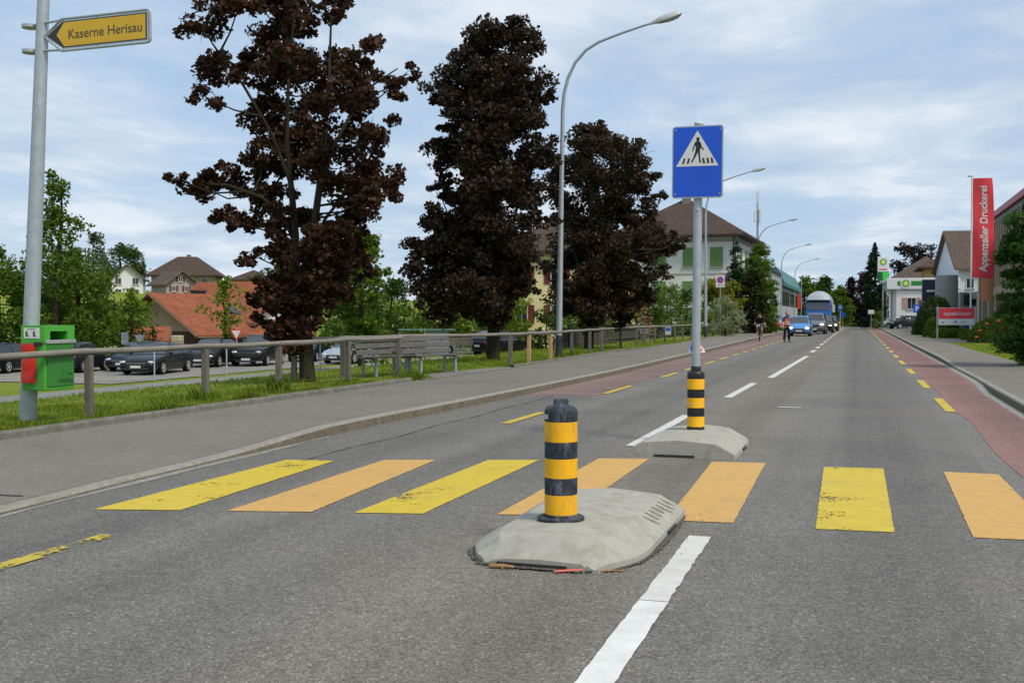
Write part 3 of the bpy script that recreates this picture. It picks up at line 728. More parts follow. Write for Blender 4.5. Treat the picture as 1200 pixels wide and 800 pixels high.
for x in (-.4,.4): MB().box((x,.05,.45),(.05,.05,1.0)).build('post', GALV, nb)
MB().box((-.4,0,1.33),(2.2,.3,.05)).build('roof', mat('board_roof',(.13,.25,.24),.5), nb)
sg_ = empty('notice_sign', (-9.55,56.2,.13), 0, 'small white and blue notice on a fence post near the far bench', 'sign')
MB().box((.0,-.09,.62),(.3,.012,.42)).build('panel', mat('notice_white',(.5,.55,.58),.5), sg_); MB().box((0,-.098,.70),(.24,.006,.16)).build('blue_field', BLUE, sg_)
# thin steel posts of the parking lot fence
for i,(x,y) in enumerate([(-30.2,30.0),(-29.4,34.5),(-28.6,38.6),(-27.9,43),(-27.3,46.6),(-26.8,50),(-26.2,54.5),(-31.2,26)]):
    o = MB().tube([(0,0,-.1),(0,0,1.25),(0,0,1.27)], [.03,.03,.02], 8).build('steel_post', GALV, None, 40); o.location = (x,y,gz(x,y))
    tag(o, 'thin galvanised steel post of the open wire fence in front of the parked cars', 'fence post', 'steel posts by the car park')
# ------------------------------------------------------------------ street lamps
HOOD = mat('lamp_hood', (.46,.47,.46), .45, var=.1)
LENS = glass('lamp_lens', (.35,.36,.36), .2)
def lamp_proto(label, lean):
    t_ = empty('street_lamp', (0,0,0), 0, label, 'street lamp', 'curved street lamps along the left pavement', rot=(0,lean,0))
    P = [(0,0,-.1),(0,0,3),(0,0,6),(0,0,8.2)]; r = [.105,.09,.075,.066]
    C = [(.04,8.75),(.16,9.25),(.40,9.75),(.75,10.13),(1.2,10.38),(1.9,10.60),(2.6,10.79),(3.0,10.88)]
    for k,(x,z) in enumerate(C): P.append((x,0,z)); r.append(.060-.026*k/(len(C)-1))
    MB().tube(P, r, 16).build('pole', LAMPC, t_, 40)
    MB().lathe([(.118,-.1),(.118,.72),(.108,.75),(.1,.76)], 16).build('base_sleeve', DARKM, t_, 40)
    M_ = Matrix.Translation((3.0,0,10.88)) @ Matrix.Rotation(-.24,4,'Y')
    secs = []
    for x, w, zt, zb in ((-.12,.04,.04,-.03),(.05,.07,.07,-.04),(.18,.14,.10,-.06),(.45,.18,.13,-.07),(.75,.17,.12,-.05),(.88,.10,.06,-.01),(.92,.03,.03,.01)):
        secs.append([tuple(M_ @ Vector(p)) for p in ((x,-w,zb),(x,-w,zb+(zt-zb)*.5),(x,-w*.55,zt),(x,w*.55,zt),(x,w,zb+(zt-zb)*.5),(x,w,zb))])
    hd = MB().loft(secs, True).build('lamp_head', HOOD, t_, 50)
    l = MB(); l.ell((.52,0,-.06),(.33,.14,.06),12,6,0,M_); l.build('lens', LENS, hd, 60)
    return t_
l0 = lamp_proto('tall curved street lamp nearest, standing in the verge before the dark trees', .016)
lamps = [(-9.5,34.3,'tall curved street lamp nearest, standing in the verge before the dark trees'),(-9.66,71.5,'curved street lamp whose pole stands just right of the crossing sign pole'),(-9.63,108.8,'curved street lamp by the tall green hedge, third along the road'),(-9.82,146.1,'curved street lamp beside the grey hall wall, fourth along the road'),(-10.0,181,'curved street lamp fifth along the road, before the teal roofed hall'),(-10.3,212,'curved street lamp sixth along the road, left of the lorry'),(-9.6,262,'farthest small street lamp over the road crest behind the lorry')]
for i,(x,y,lb_) in enumerate(lamps):
    o = l0 if i == 0 else copy_tree(l0)
    o.location = (x,y,gz(x,y) if y < 200 else -float(drop(y))); o['label'] = lb_
    if i: o.rotation_euler = (0,random.uniform(-.004,.008),0)
# folding triangular warning sign on the pavement
tw = empty('warning_sign', (-5.84,40.7,.118), YAW, 'folding white warning tripod with blue and red discs standing on the left pavement', 'warning sign')
TWW = mat('tripod_white',(.66,.67,.68),.5,var=.05); TR = mat('tripod_red',(.75,.05,.03),.45)
for k in range(3):
    a = -PI/2+k*2*PI/3; nrm = Vector((math.cos(a),math.sin(a),.32)).normalized(); u = Vector((-math.sin(a),math.cos(a),0)); v = nrm.cross(u)
    if v.z < 0: v = -v
    o = Vector((math.cos(a)*.2,math.sin(a)*.2,0))
    p = MB().prism([(-.34,0),(.34,0),(0,.74)], o, u, v, nrm*.008).build('panel', TWW, tw)
    q = MB(); oo = o+v*.24+nrm*.008
    q.prism([(.2*math.cos(t),.2*math.sin(t)) for t in np.linspace(0,2*PI,20,endpoint=False)], oo, u, v, nrm*.003); q.build('disc', TR if k == 1 else BLUE, p)
    if k == 1: MB().prism([(.12*math.cos(t),.12*math.sin(t)) for t in np.linspace(0,2*PI,16,endpoint=False)], oo+nrm*.003, u, v, nrm*.002).build('white_disc', TWW, p)
tw.rotation_euler = (0,0,-.82)
# small red and blue box by the fence end
hb = empty('hydrant', (-10.2,86.5,.13), 0, 'small red hydrant at the end of the rail fence by the pale bush', 'hydrant')
MB().lathe([(.13,0),(.13,.1),(.1,.12),(.1,.6),(.14,.64),(.13,.74),(.06,.82)], 12).build('barrel', TR, hb, 40); MB().tube([(-.2,0,.5),(.2,0,.5)], .06, 8).build('outlet', TR, hb, 40)
# road signs further off
def pole_sign(name, loc, h, w, hh, face, label, rz=0, shape=None, r=.03):
    t_ = empty(name, loc, rz, label, 'road sign'); MB().tube([(0,0,-.1),(0,0,h+hh/2)], r, 10).build('pole', GALV, t_, 40)
    p = MB().prism(shape or rrect(w,hh,.03), (0,-r-.005,h), X, Z, (0,-.015,0)).build('panel', face, t_, 30); return t_, p
t_, p = pole_sign('no_parking_sign', (-9.86,80.9,.12), 4.05, .66, .92, mat('board_white',(.68,.68,.68),.5,var=.04), 'white square no parking sign with red ringed blue disc, above the hedges')
circ = lambda r, n=24: [(r*math.cos(t), r*math.sin(t)) for t in np.linspace(0,2*PI,n,endpoint=False)]
MB().prism(circ(.26), (0,-.05,4.14), X, Z, (0,-.003,0)).build('red_ring', TR, p); MB().prism(circ(.19), (0,-.053,4.14), X, Z, (0,-.003,0)).build('blue_disc', BLUE, p)
MB().prism([(-.19,.14),(-.14,.19),(.19,-.14),(.14,-.19)], (0,-.056,4.14), X, Z, (0,-.003,0)).build('red_bar', TR, p)
MB().prism([(-.22,-.03),(.22,-.03),(.22,.03),(-.22,.03)], (0,-.05,3.74), X, Z, (0,-.003,0)).build('caption_bar', mat('caption_grey',(.25,.25,.26),.5), p)
t_, p = pole_sign('yield_sign', (-33.28,52.3,gz(-33.28,52.3)), 1.75, 1, .8, TR, 'red and white triangular yield sign among the parked cars by the barn', YAW, [(-.36,.30),(.36,.30),(0,-.33)])
MB().prism([(-.25,.235),(.25,.235),(0,-.2)], (0,-.05,1.75), X, Z, (0,-.003,0)).build('white_field', REFL, p)
pole_sign('road_sign', (-36.0,46.2,gz(-36,46.2)), 1.65, .36, .62, mat('sign_back',(.24,.26,.28),.5,.2), 'grey back of an upright road sign behind the parked cars', YAW)
pole_sign('road_sign', (-35.4,46.6,gz(-35.4,46.6)), 1.6, .5, .5, mat('sign_back_pale',(.28,.30,.32),.5,.2), 'grey back of a triangular road sign above the parked cars', YAW, [(-.28,.22),(.28,.22),(0,-.27)])
# small crossing island far up the road
fi = empty('bollard', (-2.75,166,0), 0, 'tiny far yellow bollard up the road under a blue sign', 'bollard')
MB().lathe([(.2,0),(.2,.3),(.2,.85),(.12,.9)], 12).build('yellow_band', YB2, fi, 40); MB().lathe([(.205,.35),(.205,.5)], 12).build('black_band', BB2, fi, 40); MB().box((0,0,.06),(1.2,1.6,.12)).build('base', CONC, fi)
fs = empty('crossing_sign', (-2.6,166.4,.0), 0, 'far blue crossing sign on a pole above the tiny yellow bollard', 'road sign')
MB().tube([(0,0,0),(0,0,3.2)], .05, 8).build('pole', GALV, fs, 40); crossing_panel(fs, 2.9, .62, .85, -.055, True)
t_, p = pole_sign('keep_right_sign', (-2.25,168,0), 1.9, .5, .5, BLUE, 'small round blue sign right of the far crossing sign', 0, circ(.36))
pole_sign('bus_stop_sign', (1.6,150,.0), 2.2, .75, .55, mat('board_white',(.68,.68,.68)), 'small white stop sign plate on a thin pole before the tall conifer', 0)
SIL1= [(-1.08, 7.71, 0.75), (-1.94, 7.29, 0.61), (-2.19, 6.86, 0.43), (-0.27, 7.62, 0.65), (0.57, 7.88, 0.47), (-0.54, 6.94, 0.72), (-1.61, 6.4, 0.65), (0.72, 6.94, 0.57), (1.4, 6.54, 0.57), (2.11, 6.5, 0.32), (0.0, 6.22, 0.72), (-1.08, 5.86, 0.72), (-1.86, 5.79, 0.47), (1.22, 5.86, 0.61), (1.83, 6.04, 0.47), (0.72, 5.32, 0.72), (-0.36, 5.14, 0.72), (-1.25, 5.02, 0.57), (1.65, 5.07, 0.57), (0.36, 4.43, 0.72), (1.58, 4.43, 0.57), (1.08, 3.89, 0.65), (1.94, 3.94, 0.39), (-2.29, 4.12, 0.57), (-1.76, 4.39, 0.54), (-2.58, 4.21, 0.29), (-1.08, 4.12, 0.57), (-1.83, 3.58, 0.47), (-1.29, 3.28, 0.39), (-0.75, 3.49, 0.5), (1.43, 3.67, 0.47), (0.9, 2.92, 0.61), (1.22, 2.6, 0.39), (0.36, 2.96, 0.5), (-0.54, 2.78, 0.5), (-0.93, 2.6, 0.39), (0.57, 2.46, 0.57), (0.11, 1.92, 0.72), (-0.27, 1.61, 0.68), (-0.61, 1.97, 0.47), (0.68, 1.88, 0.43), (-1.11, 1.7, 0.29), (-0.86, 1.31, 0.32), (-0.18, 1.08, 0.54), (-1.34, 8.42, 0.72), (-0.36, 8.51, 0.72), (-0.72, 4.75, 0.54), (-0.18, 3.67, 0.47)]
SIL2= [(0.91, 9.97, 0.8), (-0.16, 9.86, 0.91), (-0.88, 8.9, 0.96), (1.18, 8.9, 0.91), (-1.6, 8.26, 0.69), (0.05, 8.36, 1.07), (1.68, 8.18, 0.37), (-1.28, 7.56, 0.69), (-0.48, 7.29, 1.18), (1.18, 7.56, 0.86), (-1.6, 6.39, 0.75), (-0.21, 6.23, 1.18), (1.44, 6.31, 0.8), (-1.76, 5.42, 0.53), (-0.75, 5.16, 1.07), (0.64, 5.16, 1.07), (1.58, 5.32, 0.53), (-1.68, 4.36, 0.86), (-0.48, 4.09, 1.18), (0.91, 4.09, 1.02), (-2.08, 3.55, 0.75), (-0.75, 3.02, 1.18), (0.59, 3.23, 1.02), (-2.35, 3.37, 0.43), (-1.82, 2.65, 0.91), (-0.48, 2.22, 1.02), (0.64, 2.43, 0.91), (-1.28, 1.74, 0.86), (-0.08, 1.63, 0.86), (-2.08, 2.11, 0.53), (1.07, 2.22, 0.53), (0.32, 7.24, 0.8), (1.87, 4.44, 0.32)]
SIL3= [(0.36, 9.46, 0.8), (0.0, 8.59, 1.24), (1.09, 8.74, 0.95), (1.82, 8.01, 0.95), (-0.91, 7.64, 1.09), (0.36, 7.28, 1.31), (2.0, 7.13, 1.16), (2.77, 7.57, 0.51), (-1.09, 6.19, 1.09), (0.55, 5.82, 1.46), (2.18, 5.82, 1.09), (2.98, 6.41, 0.44), (-0.73, 4.73, 1.31), (0.91, 4.37, 1.46), (2.37, 4.59, 1.02), (3.82, 4.66, 0.58), (3.28, 4.37, 0.66), (-1.27, 3.64, 1.09), (0.36, 3.13, 1.46), (2.0, 3.13, 1.24), (3.28, 3.28, 0.47), (-0.73, 2.18, 1.24), (0.91, 1.89, 1.24), (2.18, 2.26, 0.95), (2.73, 5.21, 0.66), (0.0, 1.2, 0.73), (1.46, 1.2, 0.73)]
# ------------------------------------------------------------------ foliage
MAPLE = np.array([(0,0),(.48,.10),(.27,.38),(.50,.62),(0,1.0),(-.50,.62),(-.27,.38),(-.48,.10)])
OVAL = np.array([(0,0),(.24,.28),(.26,.62),(0,1.0),(-.26,.62),(-.24,.28)])
NEEDLE = np.array([(0,0),(.13,.25),(.10,.7),(0,1.0),(-.10,.7),(-.13,.25)])
BLADE = np.array([(0,0),(.42,.25),(.3,.55),(.5,.8),(0,1.0),(-.45,.7),(-.28,.5),(-.42,.2)])   # a spray of several leaves
def leaf_cloud(P, size, shape, rng, up=.55, jit=.35, droop=0):
    """P: leaf base points; each leaf a small polygon of its own, tilted at random with a bias to face up"""
    n = len(P); k = len(shape)
    nrm = rng.normal(size=(n,3)); nrm /= np.linalg.norm(nrm, axis=1, keepdims=True); nrm[:,2] = nrm[:,2]+up
    nrm /= np.linalg.norm(nrm, axis=1, keepdims=True)
    a = rng.normal(size=(n,3)); a[:,2] -= droop; a -= nrm*np.sum(a*nrm,1,keepdims=True); a /= np.linalg.norm(a, axis=1, keepdims=True)+1e-9
    b = np.cross(nrm, a); s = size*(1+rng.uniform(-jit, jit, (n,1)))
    S = shape-np.array([0,.5])
    V = P[:,None,:]+s[:,None,:]*(S[None,:,0:1]*b[:,None,:]+S[None,:,1:2]*a[:,None,:]-.18*np.abs(S[None,:,0:1])*nrm[:,None,:])
    return V.reshape(-1,3)
def clump_points(clumps, dens, rng, sub=.38, flat=.8, nsub=9):
    """leaf positions: every clump is a handful of smaller twig clusters, so the outline stays uneven and has gaps"""
    out = []
    for x, y, z, r in clumps:
        m = max(3, int(nsub*(r/.7)**.8)) if nsub else 1
        d = rng.normal(size=(m,3)); d /= np.linalg.norm(d, axis=1, keepdims=True)
        sc_ = np.array([x,y,z])+d*(rng.uniform(.15,1,(m,1))**.5)*r*.82*np.array([1,1,flat])
        q = max(2, int(dens*r*r/m)); sr = r*sub*rng.uniform(.7,1.3,(m,1,1))
        e = rng.normal(size=(m,q,3)); e /= np.linalg.norm(e, axis=2, keepdims=True)
        out.append((sc_[:,None,:]+e*(rng.uniform(0,1,(m,q,1))**.45)*sr*np.array([1,1,.7])).reshape(-1,3))
    return np.concatenate(out)
def limbs(b, stems, clumps, rng, r0=.035, every=1, n=7):
    """thin limbs from the nearest lower stem point to each clump"""
    pts = []
    for st in stems:
        for (p, q) in zip(st[:-1], st[1:]):
            for k in range(6): pts.append(np.array(p[:3])+(np.array(q[:3])-np.array(p[:3]))*k/6)
    pts = np.array(pts)
    for i, (x,y,z,r) in enumerate(clumps):
        if i % every: continue
        c = np.array((x,y,z)); lo = pts[pts[:,2] < z-.15]
        if not len(lo): continue
        dd = np.linalg.norm((lo-c)*np.array([1,1,.8]), axis=1)+.0; s = lo[np.argmin(dd)]
        L = np.linalg.norm(c-s)
        if L < .1: continue
        m = (s+c)/2+np.array([rng.normal(0,.06*L),rng.normal(0,.06*L),-.07*L+rng.normal(0,.04*L)])
        path = [s, s*.6+m*.4, m, m*.5+c*.5, c*.9+m*.1, c]
        ra = min(r0, .012+.016*L)
        b.tube(path, [ra, ra*.85, ra*.65, ra*.5, ra*.35, ra*.15], n, cap=False)
        for q in range(3):
            e = c+rng.normal(size=3)*r*.3; b.tube([m*.4+c*.6, (m*.4+c*.6)*.45+e*.55+np.array([0,0,.05]), e], [ra*.4, ra*.28, ra*.1], 5, cap=False)
def sil_tree(sil, base, stems, label, lm, size, dens, seed, shape, depthk=1., extra=1, twigs=.04, group=None, flat=.8, sub=.38, up=.55, nsub=9):
    rng = np.random.default_rng(seed)
    bx, by = base; bz = gz(bx, by)
    t_ = empty('maple_tree', (bx,by,bz), 0, label, 'tree', group)
    zs = np.array([c[1] for c in sil]); xs = np.array([c[0] for c in sil]); rs = np.array([c[2] for c in sil])
    clumps = []
    for dx, z, r in sil:
        near = np.abs(zs-z) < .9
        lo, hi = (xs-rs)[near].min(), (xs+rs)[near].max(); mid, half = (lo+hi)/2, (hi-lo)/2
        room = math.sqrt(max(.02, 1-((dx-mid)/half)**2))*half*depthk
        for q in range(1+extra):
            dp = rng.uniform(-1,1)*room*.8 if q == 0 else (1 if q == 1 else -1)*rng.uniform(.3,.9)*room
            ddx = dx if q == 0 else mid+(dx-mid)*rng.uniform(.55,.9)
            clumps.append((ddx*RX+dp*FX, ddx*RY+dp*FY, z+(0 if q == 0 else rng.uniform(-.3,.3)), r*(1 if q == 0 else .9)))
        if abs(dx) < .75 and z < 3.4: clumps.append((dx*RX-.62*FX, dx*RY-.62*FY, z+.1, r*.85)); clumps.append((dx*.6*RX-.75*FX, dx*.6*RY-.75*FY, z-.25, r*.7))
    b = MB(); S3 = []
    for st in stems:
        pts = [(a*RX+d*FX, a*RY+d*FY, z) for a,z,d,r in st]; S3.append(pts); b.tube(pts, [p[3] for p in st], 12)
    limbs(b, S3, clumps, rng, twigs)
    b.build('trunk', BARK, t_, 60)
    P = clump_points(clumps, dens, rng, sub, flat, nsub)
    raw_mesh('crown', leaf_cloud(P, size, shape, rng, up), len(shape), lm, t_)
    return t_
MAP1 = leafmat('maple_leaf_bronze', [(.026,.014,.011),(.042,.021,.015),(.066,.031,.020),(.105,.046,.026)], .3)
MAP2 = leafmat('maple_leaf_dark', [(.020,.014,.011),(.030,.020,.015),(.046,.029,.020),(.064,.040,.025)], .22)
MAP3 = leafmat('maple_leaf_brown', [(.024,.016,.011),(.036,.024,.016),(.054,.034,.021),(.076,.05,.027)], .24)
sil_tree(SIL1, (-11.02,19.99), [
  [(0,-.15,0,.20),(0,.1,0,.165),(-.02,.7,0,.145),(-.05,1.3,.02,.135),(-.16,1.75,.05,.12)],
  [(-.16,1.7,.05,.115),(-.24,2.4,.1,.09),(-.26,3.1,.12,.08),(-.33,4.0,.1,.068),(-.42,5.0,.05,.05),(-.36,6.2,-.05,.035),(-.3,7.2,0,.02)],
  [(-.10,1.6,.04,.12),(.0,2.3,-.1,.095),(.16,3.0,-.18,.085),(.3,4.0,-.2,.07),(.42,5.2,-.15,.05),(.5,6.3,-.1,.035),(.55,7.6,-.1,.018)],
  [(-.26,2.9,.12,.05),(-.5,3.45,.2,.045),(-1.0,3.9,.3,.04),(-1.7,4.15,.3,.03),(-2.4,4.2,.3,.015)],
  [(-.2,2.2,.1,.05),(.05,2.9,.25,.042),(.35,3.5,.4,.035),(.9,4.2,.5,.028),(1.4,5.0,.5,.015)],
  [(-.36,4.2,.1,.045),(-.7,5.2,-.2,.035),(-1.2,6.1,-.4,.028),(-1.8,6.9,-.4,.015)],
  [(.35,4.4,-.2,.045),(.8,5.4,.1,.035),(1.3,6.2,.2,.025),(1.9,6.6,.2,.012)]],
  'airy bronze red maple with forked trunk, nearest, behind the first rail fence', MAP1, .086, 1700, 11, MAPLE, .9, 1, .026, 'dark red maples on the verge', .75, .37)
sil_tree(SIL2, (-10.88,31.59), [
  [(0,-.15,0,.27),(0,.1,0,.22),(.02,1.0,0,.20),(.05,2.5,0,.18),(.05,5,.05,.14),(.1,7.5,0,.09),(.2,9.6,0,.03)],
  [(.02,2.2,0,.09),(.5,3.6,-.4,.07),(.8,5,-.6,.03)],[(.02,2.0,0,.09),(-.7,3.2,.4,.07),(-1.4,4,.6,.03)]],
  'tall dense blackish purple maple with a single dark trunk, between the other two dark trees', MAP2, .096, 1450, 12, MAPLE, .95, 2, .04, 'dark red maples on the verge', .8, .36)
sil_tree(SIL3, (-10.93,44.27), [
  [(0,-.15,0,.26),(0,.1,0,.22),(.0,1.2,0,.20),(.05,3,0,.17),(.1,6,0,.10),(.15,9.0,0,.03)],
  [(.0,2.2,0,.09),(.9,4.2,-.4,.06),(1.9,5,-.6,.03)],[(.02,2.0,0,.09),(-.6,4.2,.4,.06),(-1.0,6,.6,.03)]],
  'broad dark brown maple lower than its neighbour, standing right of the nearest street lamp', MAP3, .104, 1250, 13, MAPLE, .9, 1, .05, 'dark red maples on the verge', .8, .36)
# ---- other trees: crown grown from a profile of radius against height
def grow_tree(name, base, H, prof, label, lm, leaf, dens, seed, shape=OVAL, cat='tree', trunk_r=.15, clr=.25, group=None, cr=None, flat=.8, sub=.4, up=.5, rag=.25, bark=None, z=None, nsub=9, droop=0):
    """prof: [(height fraction, radius m)]"""
    rng = np.random.default_rng(seed); bx, by = base; bz = gz(bx,by) if z is None else z
    t_ = empty(name, (bx,by,bz), 0, label, cat, group)
    hs = [p[0] for p in prof]; rs = [p[1] for p in prof]; cl = []
    cr = cr or max(rs)*.36
    z0, z1 = hs[0]*H, hs[-1]*H
    A = sum((rs[i]+rs[i+1])/2*(hs[i+1]-hs[i])*H for i in range(len(hs)-1))
    n = int(max(6, 3.4*A/(cr*cr)))
    for _ in range(n):
        zf = hs[0]+(hs[-1]-hs[0])*rng.uniform(0,1); R_ = np.interp(zf, hs, rs)*(1+rng.normal(0,rag*.5))
        an = rng.uniform(0,2*PI); rr = max(0, R_-cr*.6)*math.sqrt(rng.uniform(.12,1)); r = cr*rng.uniform(.65,1.2)
        cl.append((rr*math.cos(an), rr*math.sin(an), zf*H, min(r, max(.25*cr, R_*.9))))
    b = MB(); sway = rng.normal(0,.02*H,2)
    st = [(0,0,-.2),(0,0,H*.2),(sway[0]*.4,sway[1]*.4,H*.5),(sway[0],sway[1],H*.75),(sway[0],sway[1],H*.95)]
    b.tube(st, [trunk_r*1.2,trunk_r,trunk_r*.75,trunk_r*.45,trunk_r*.1], 8)
    limbs(b, [st], cl, rng, trunk_r*.35, max(1, len(cl)//30), 5)
    b.build('trunk' if cat == 'tree' else 'stem', bark or BARK, t_, 60)
    P = clump_points(cl, dens, rng, sub, flat, nsub); P = P[P[:,2] > .04]
    raw_mesh('crown' if cat == 'tree' else 'foliage', leaf_cloud(P, leaf, shape, rng, up, .35, droop), len(shape), lm, t_)
    return t_
G1 = leafmat('leaf_green', [(.05,.095,.010),(.075,.13,.014),(.10,.165,.02),(.14,.20,.026)], .42)
G2 = leafmat('leaf_dark_green', [(.028,.06,.010),(.042,.08,.013),(.062,.105,.018)], .34)
G3 = leafmat('leaf_light_green', [(.10,.165,.018),(.14,.21,.024),(.19,.25,.03)], .5)
G4 = leafmat('leaf_grey_green', [(.05,.075,.035),(.075,.10,.05),(.10,.125,.065)], .35)
G5 = leafmat('needle_green', [(.010,.026,.010),(.016,.038,.013),(.026,.052,.016)], .15)
G6 = leafmat('leaf_yellow_green', [(.13,.15,.012),(.2,.2,.015),(.26,.24,.02)], .4)
G7 = leafmat('leaf_silver', [(.15,.2,.11),(.24,.28,.18),(.34,.37,.27)], .3)
PUR = leafmat('leaf_purple', [(.012,.007,.009),(.02,.010,.013),(.032,.014,.017)], .2)
BUSHG = leafmat('bush_green', [(.065,.12,.014),(.095,.165,.018),(.135,.205,.026)], .4)
RND = [(.18,.3),(.3,.8),(.5,1.),(.75,.85),(.92,.5),(1,.15)]
def sc(prof, r): return [(h, k*r) for h, k in prof]
# left: trees around and behind the car park
grow_tree('ash_tree', (-43.0,49.1), 10.9, [(.08,1.5),(.25,3.0),(.4,3.0),(.55,2.0),(.7,1.5),(.85,1.0),(1,.3)], 'tall loose green tree rising behind the grey sign pole', G1, .22, 120, 21, trunk_r=.2, rag=.5, cr=.8)
grow_tree('leafy_tree', (-45.9,48.0), 6.4, sc(RND,3.2), 'round green tree at the left picture edge behind the dog waste bin', G1, .22, 150, 22, trunk_r=.2)
grow_tree('leafy_tree', (-44.3,52.6), 6.6, sc([(.03,.6)]+RND[1:],3.3), 'broad mid green tree between the tall loose tree and the slender birch', G1, .22, 160, 23, trunk_r=.18)
grow_tree('leafy_tree', (-44.6,57.2), 4.1, sc([(.02,.7)]+RND[1:],2.3), 'darker green tree low beside the barn gable', G2, .2, 190, 24, trunk_r=.18)
grow_tree('leafy_tree', (-50.7,58.5), 5.6, sc([(.02,.8)]+RND[1:],4.2), 'low dark green tree filling the gap behind the tall loose tree', G2, .24, 150, 34, trunk_r=.18)
grow_tree('birch_tree', (-73.6,90), 9.6, [(.2,.6),(.35,2.0),(.55,2.4),(.75,1.9),(.9,1.1),(1,.3)], 'slender grey green birch left of the white hill house', G4, .26, 75, 25, trunk_r=.14, rag=.4, droop=.8)
grow_tree('oak_tree', (-132,168.5), 8.4, sc([(.02,.7)]+RND[1:],6.0), 'dark round broad crowned tree on the hill before the big brown roof', G2, .4, 80, 26, trunk_r=.35)
grow_tree('oak_tree', (-104,178), 7.2, sc(RND,5.0), 'small dark tree crown showing right of the big brown roof on the hill', G2, .6, 36, 27, trunk_r=.3)
grow_tree('oak_tree', (-88,160), 6.5, sc([(.02,.7)]+RND[1:],6.5), 'green hill tree showing just over the orange roof ridge', G1, .6, 36, 127, trunk_r=.3)
grow_tree('maple_tree', (-34.95,53.84), 5.1, [(.25,.5),(.4,1.2),(.6,1.3),(.8,.9),(1,.2)], 'slim young light green tree before the orange barn roof', G3, .19, 48, 28, shape=MAPLE, trunk_r=.07, rag=.5, group='young car park trees')
grow_tree('maple_tree', (-38.8,50.3), 4.3, [(.2,.6),(.4,1.5),(.6,1.5),(.8,1.0),(1,.2)], 'young light green tree beside the wooden barn gable', G3, .2, 60, 29, shape=MAPLE, trunk_r=.07, rag=.5, group='young car park trees')
for i,(x,y,h,r,lm,lb_) in enumerate([(-56,46,5.6,3.2,G1,'rounded green tree beyond the far left end of the car park'),(-63,55,6.5,3.8,G2,'dark green tree at the foot of the grassy hill'),(-78,74,7,4.2,G1,'green tree standing on the grassy slope left of the birch'),(-66,40,6,3.5,G2,'dark tree farthest left, outside the car park')]):
    grow_tree('leafy_tree', (x,y), h, sc([(.02,.7)]+RND[1:],r), lb_, lm, .28, 110, 130+i, trunk_r=.18)
# behind the first maple and the benches
grow_tree('leafy_tree', (-23.5,48.0), 7.0, [(.12,1.0),(.25,2.0),(.45,2.1),(.65,1.9),(.85,1.3),(1,.4)], 'fresh green tree growing close behind the airy bronze maple', G1, .19, 150, 31, shape=MAPLE, trunk_r=.13, rag=.4)
grow_tree('leafy_tree', (-31.5,64.5), 5.4, sc([(.02,.8)]+RND[1:],3.2), 'dense green tree behind the silver car', G2, .21, 170, 32, trunk_r=.15)
grow_tree('leafy_tree', (-29.0,74.0), 4.6, sc([(.02,.9)]+RND[1:],3.0), 'mid green bushy tree behind the second bench', G1, .21, 170, 33, trunk_r=.15)
grow_tree('leafy_tree', (-26.5,80.0), 5.2, sc([(.02,.8)]+RND[1:],3.4), 'light green bushy tree left of the dense blackish maple', G3, .21, 170, 35, trunk_r=.15)
grow_tree('leafy_tree', (-36.5,80.0), 5.6, sc([(.02,.8)]+RND[1:],4.2), 'wide dark green tree at the back of the car park', G2, .24, 150, 36, trunk_r=.15)
for i,(x,y,h,r,lm,lb_) in enumerate([(-25.5,82,2.6,1.7,BUSHG,'green bush behind the white parked car'),(-17.5,66,3.4,1.9,G2,'dark bush under the dense blackish maple'),
   (-15.5,61,2.8,1.6,BUSHG,'green bush at the corner of the pale yellow house'),(-13.6,56,2.4,1.4,G1,'bright green shrub right of the nearest lamp post'),(-13.2,64,2.6,1.5,G6,'yellow leaved shrub under the broad brown maple'),
   (-13.0,69,3.2,1.7,G2,'dark green shrub behind the picket fence'),(-12.8,75,3.6,1.9,BUSHG,'tall green shrub left of the crossing sign pole'),(-12.4,81,3.4,1.8,G2,'dark garden shrub before the white house'),
   (-14.5,50,1.8,1.3,G2,'low dark shrub behind the picket fence end')]):
    grow_tree('garden_shrub', (x,y), h, [(.02,r*.9),(.4,r),(.75,r*.8),(1,r*.25)], lb_, lm, .15, 210, 40+i, cat='shrub', trunk_r=.05, rag=.35)
grow_tree('rose_bush', (-12.9,66.4), 2.2, [(.02,.7),(.5,.8),(1,.3)], 'pinkish flowering shrub by the dark fence', leafmat('pink_bloom',[(.05,.08,.02),(.3,.12,.1),(.42,.2,.17)],.3), .16, 60, 60, cat='shrub', trunk_r=.04)
grow_tree('silver_bush', (-9.15,78.2), 2.75, [(.02,1.4),(.4,1.6),(.75,1.25),(1,.45)], 'pale silvery bush at the end of the rail fence', G7, .17, 320, 61, shape=NEEDLE, cat='shrub', trunk_r=.06)
grow_tree('yellow_hedge', (-10.6,84.5), 4.2, [(.02,2.0),(.5,2.1),(.85,1.7),(1,.9)], 'yellow green hedge bush below the white no parking sign', G6, .18, 260, 62, cat='shrub', trunk_r=.06)
grow_tree('spruce_tree', (-10.0,93.0), 8.2, [(.02,1.7),(.3,1.6),(.6,1.1),(.85,.6),(1,.1)], 'pointed dark green conifer against the corner of the white house', G5, .24, 260, 63, shape=NEEDLE, trunk_r=.14, cr=.7)
grow_tree('leafy_tree', (-8.35,96.5), 7.9, [(.02,1.9),(.3,2.1),(.6,2.2),(.85,1.7),(1,.7)], 'bright green feathery tree overhanging the left pavement', BUSHG, .24, 420, 64, trunk_r=.14, shape=NEEDLE, rag=.3)
grow_tree('leafy_tree', (-8.3,92.5), 5.4, [(.0,1.3),(.4,1.4),(.8,1.2),(1,.6)], 'brown green clipped hedge tree beside the pavement and the cyclist', leafmat('hedge_brown',[(.035,.042,.012),(.05,.06,.016),(.045,.075,.016)],.3), .2, 700, 65, trunk_r=.12)
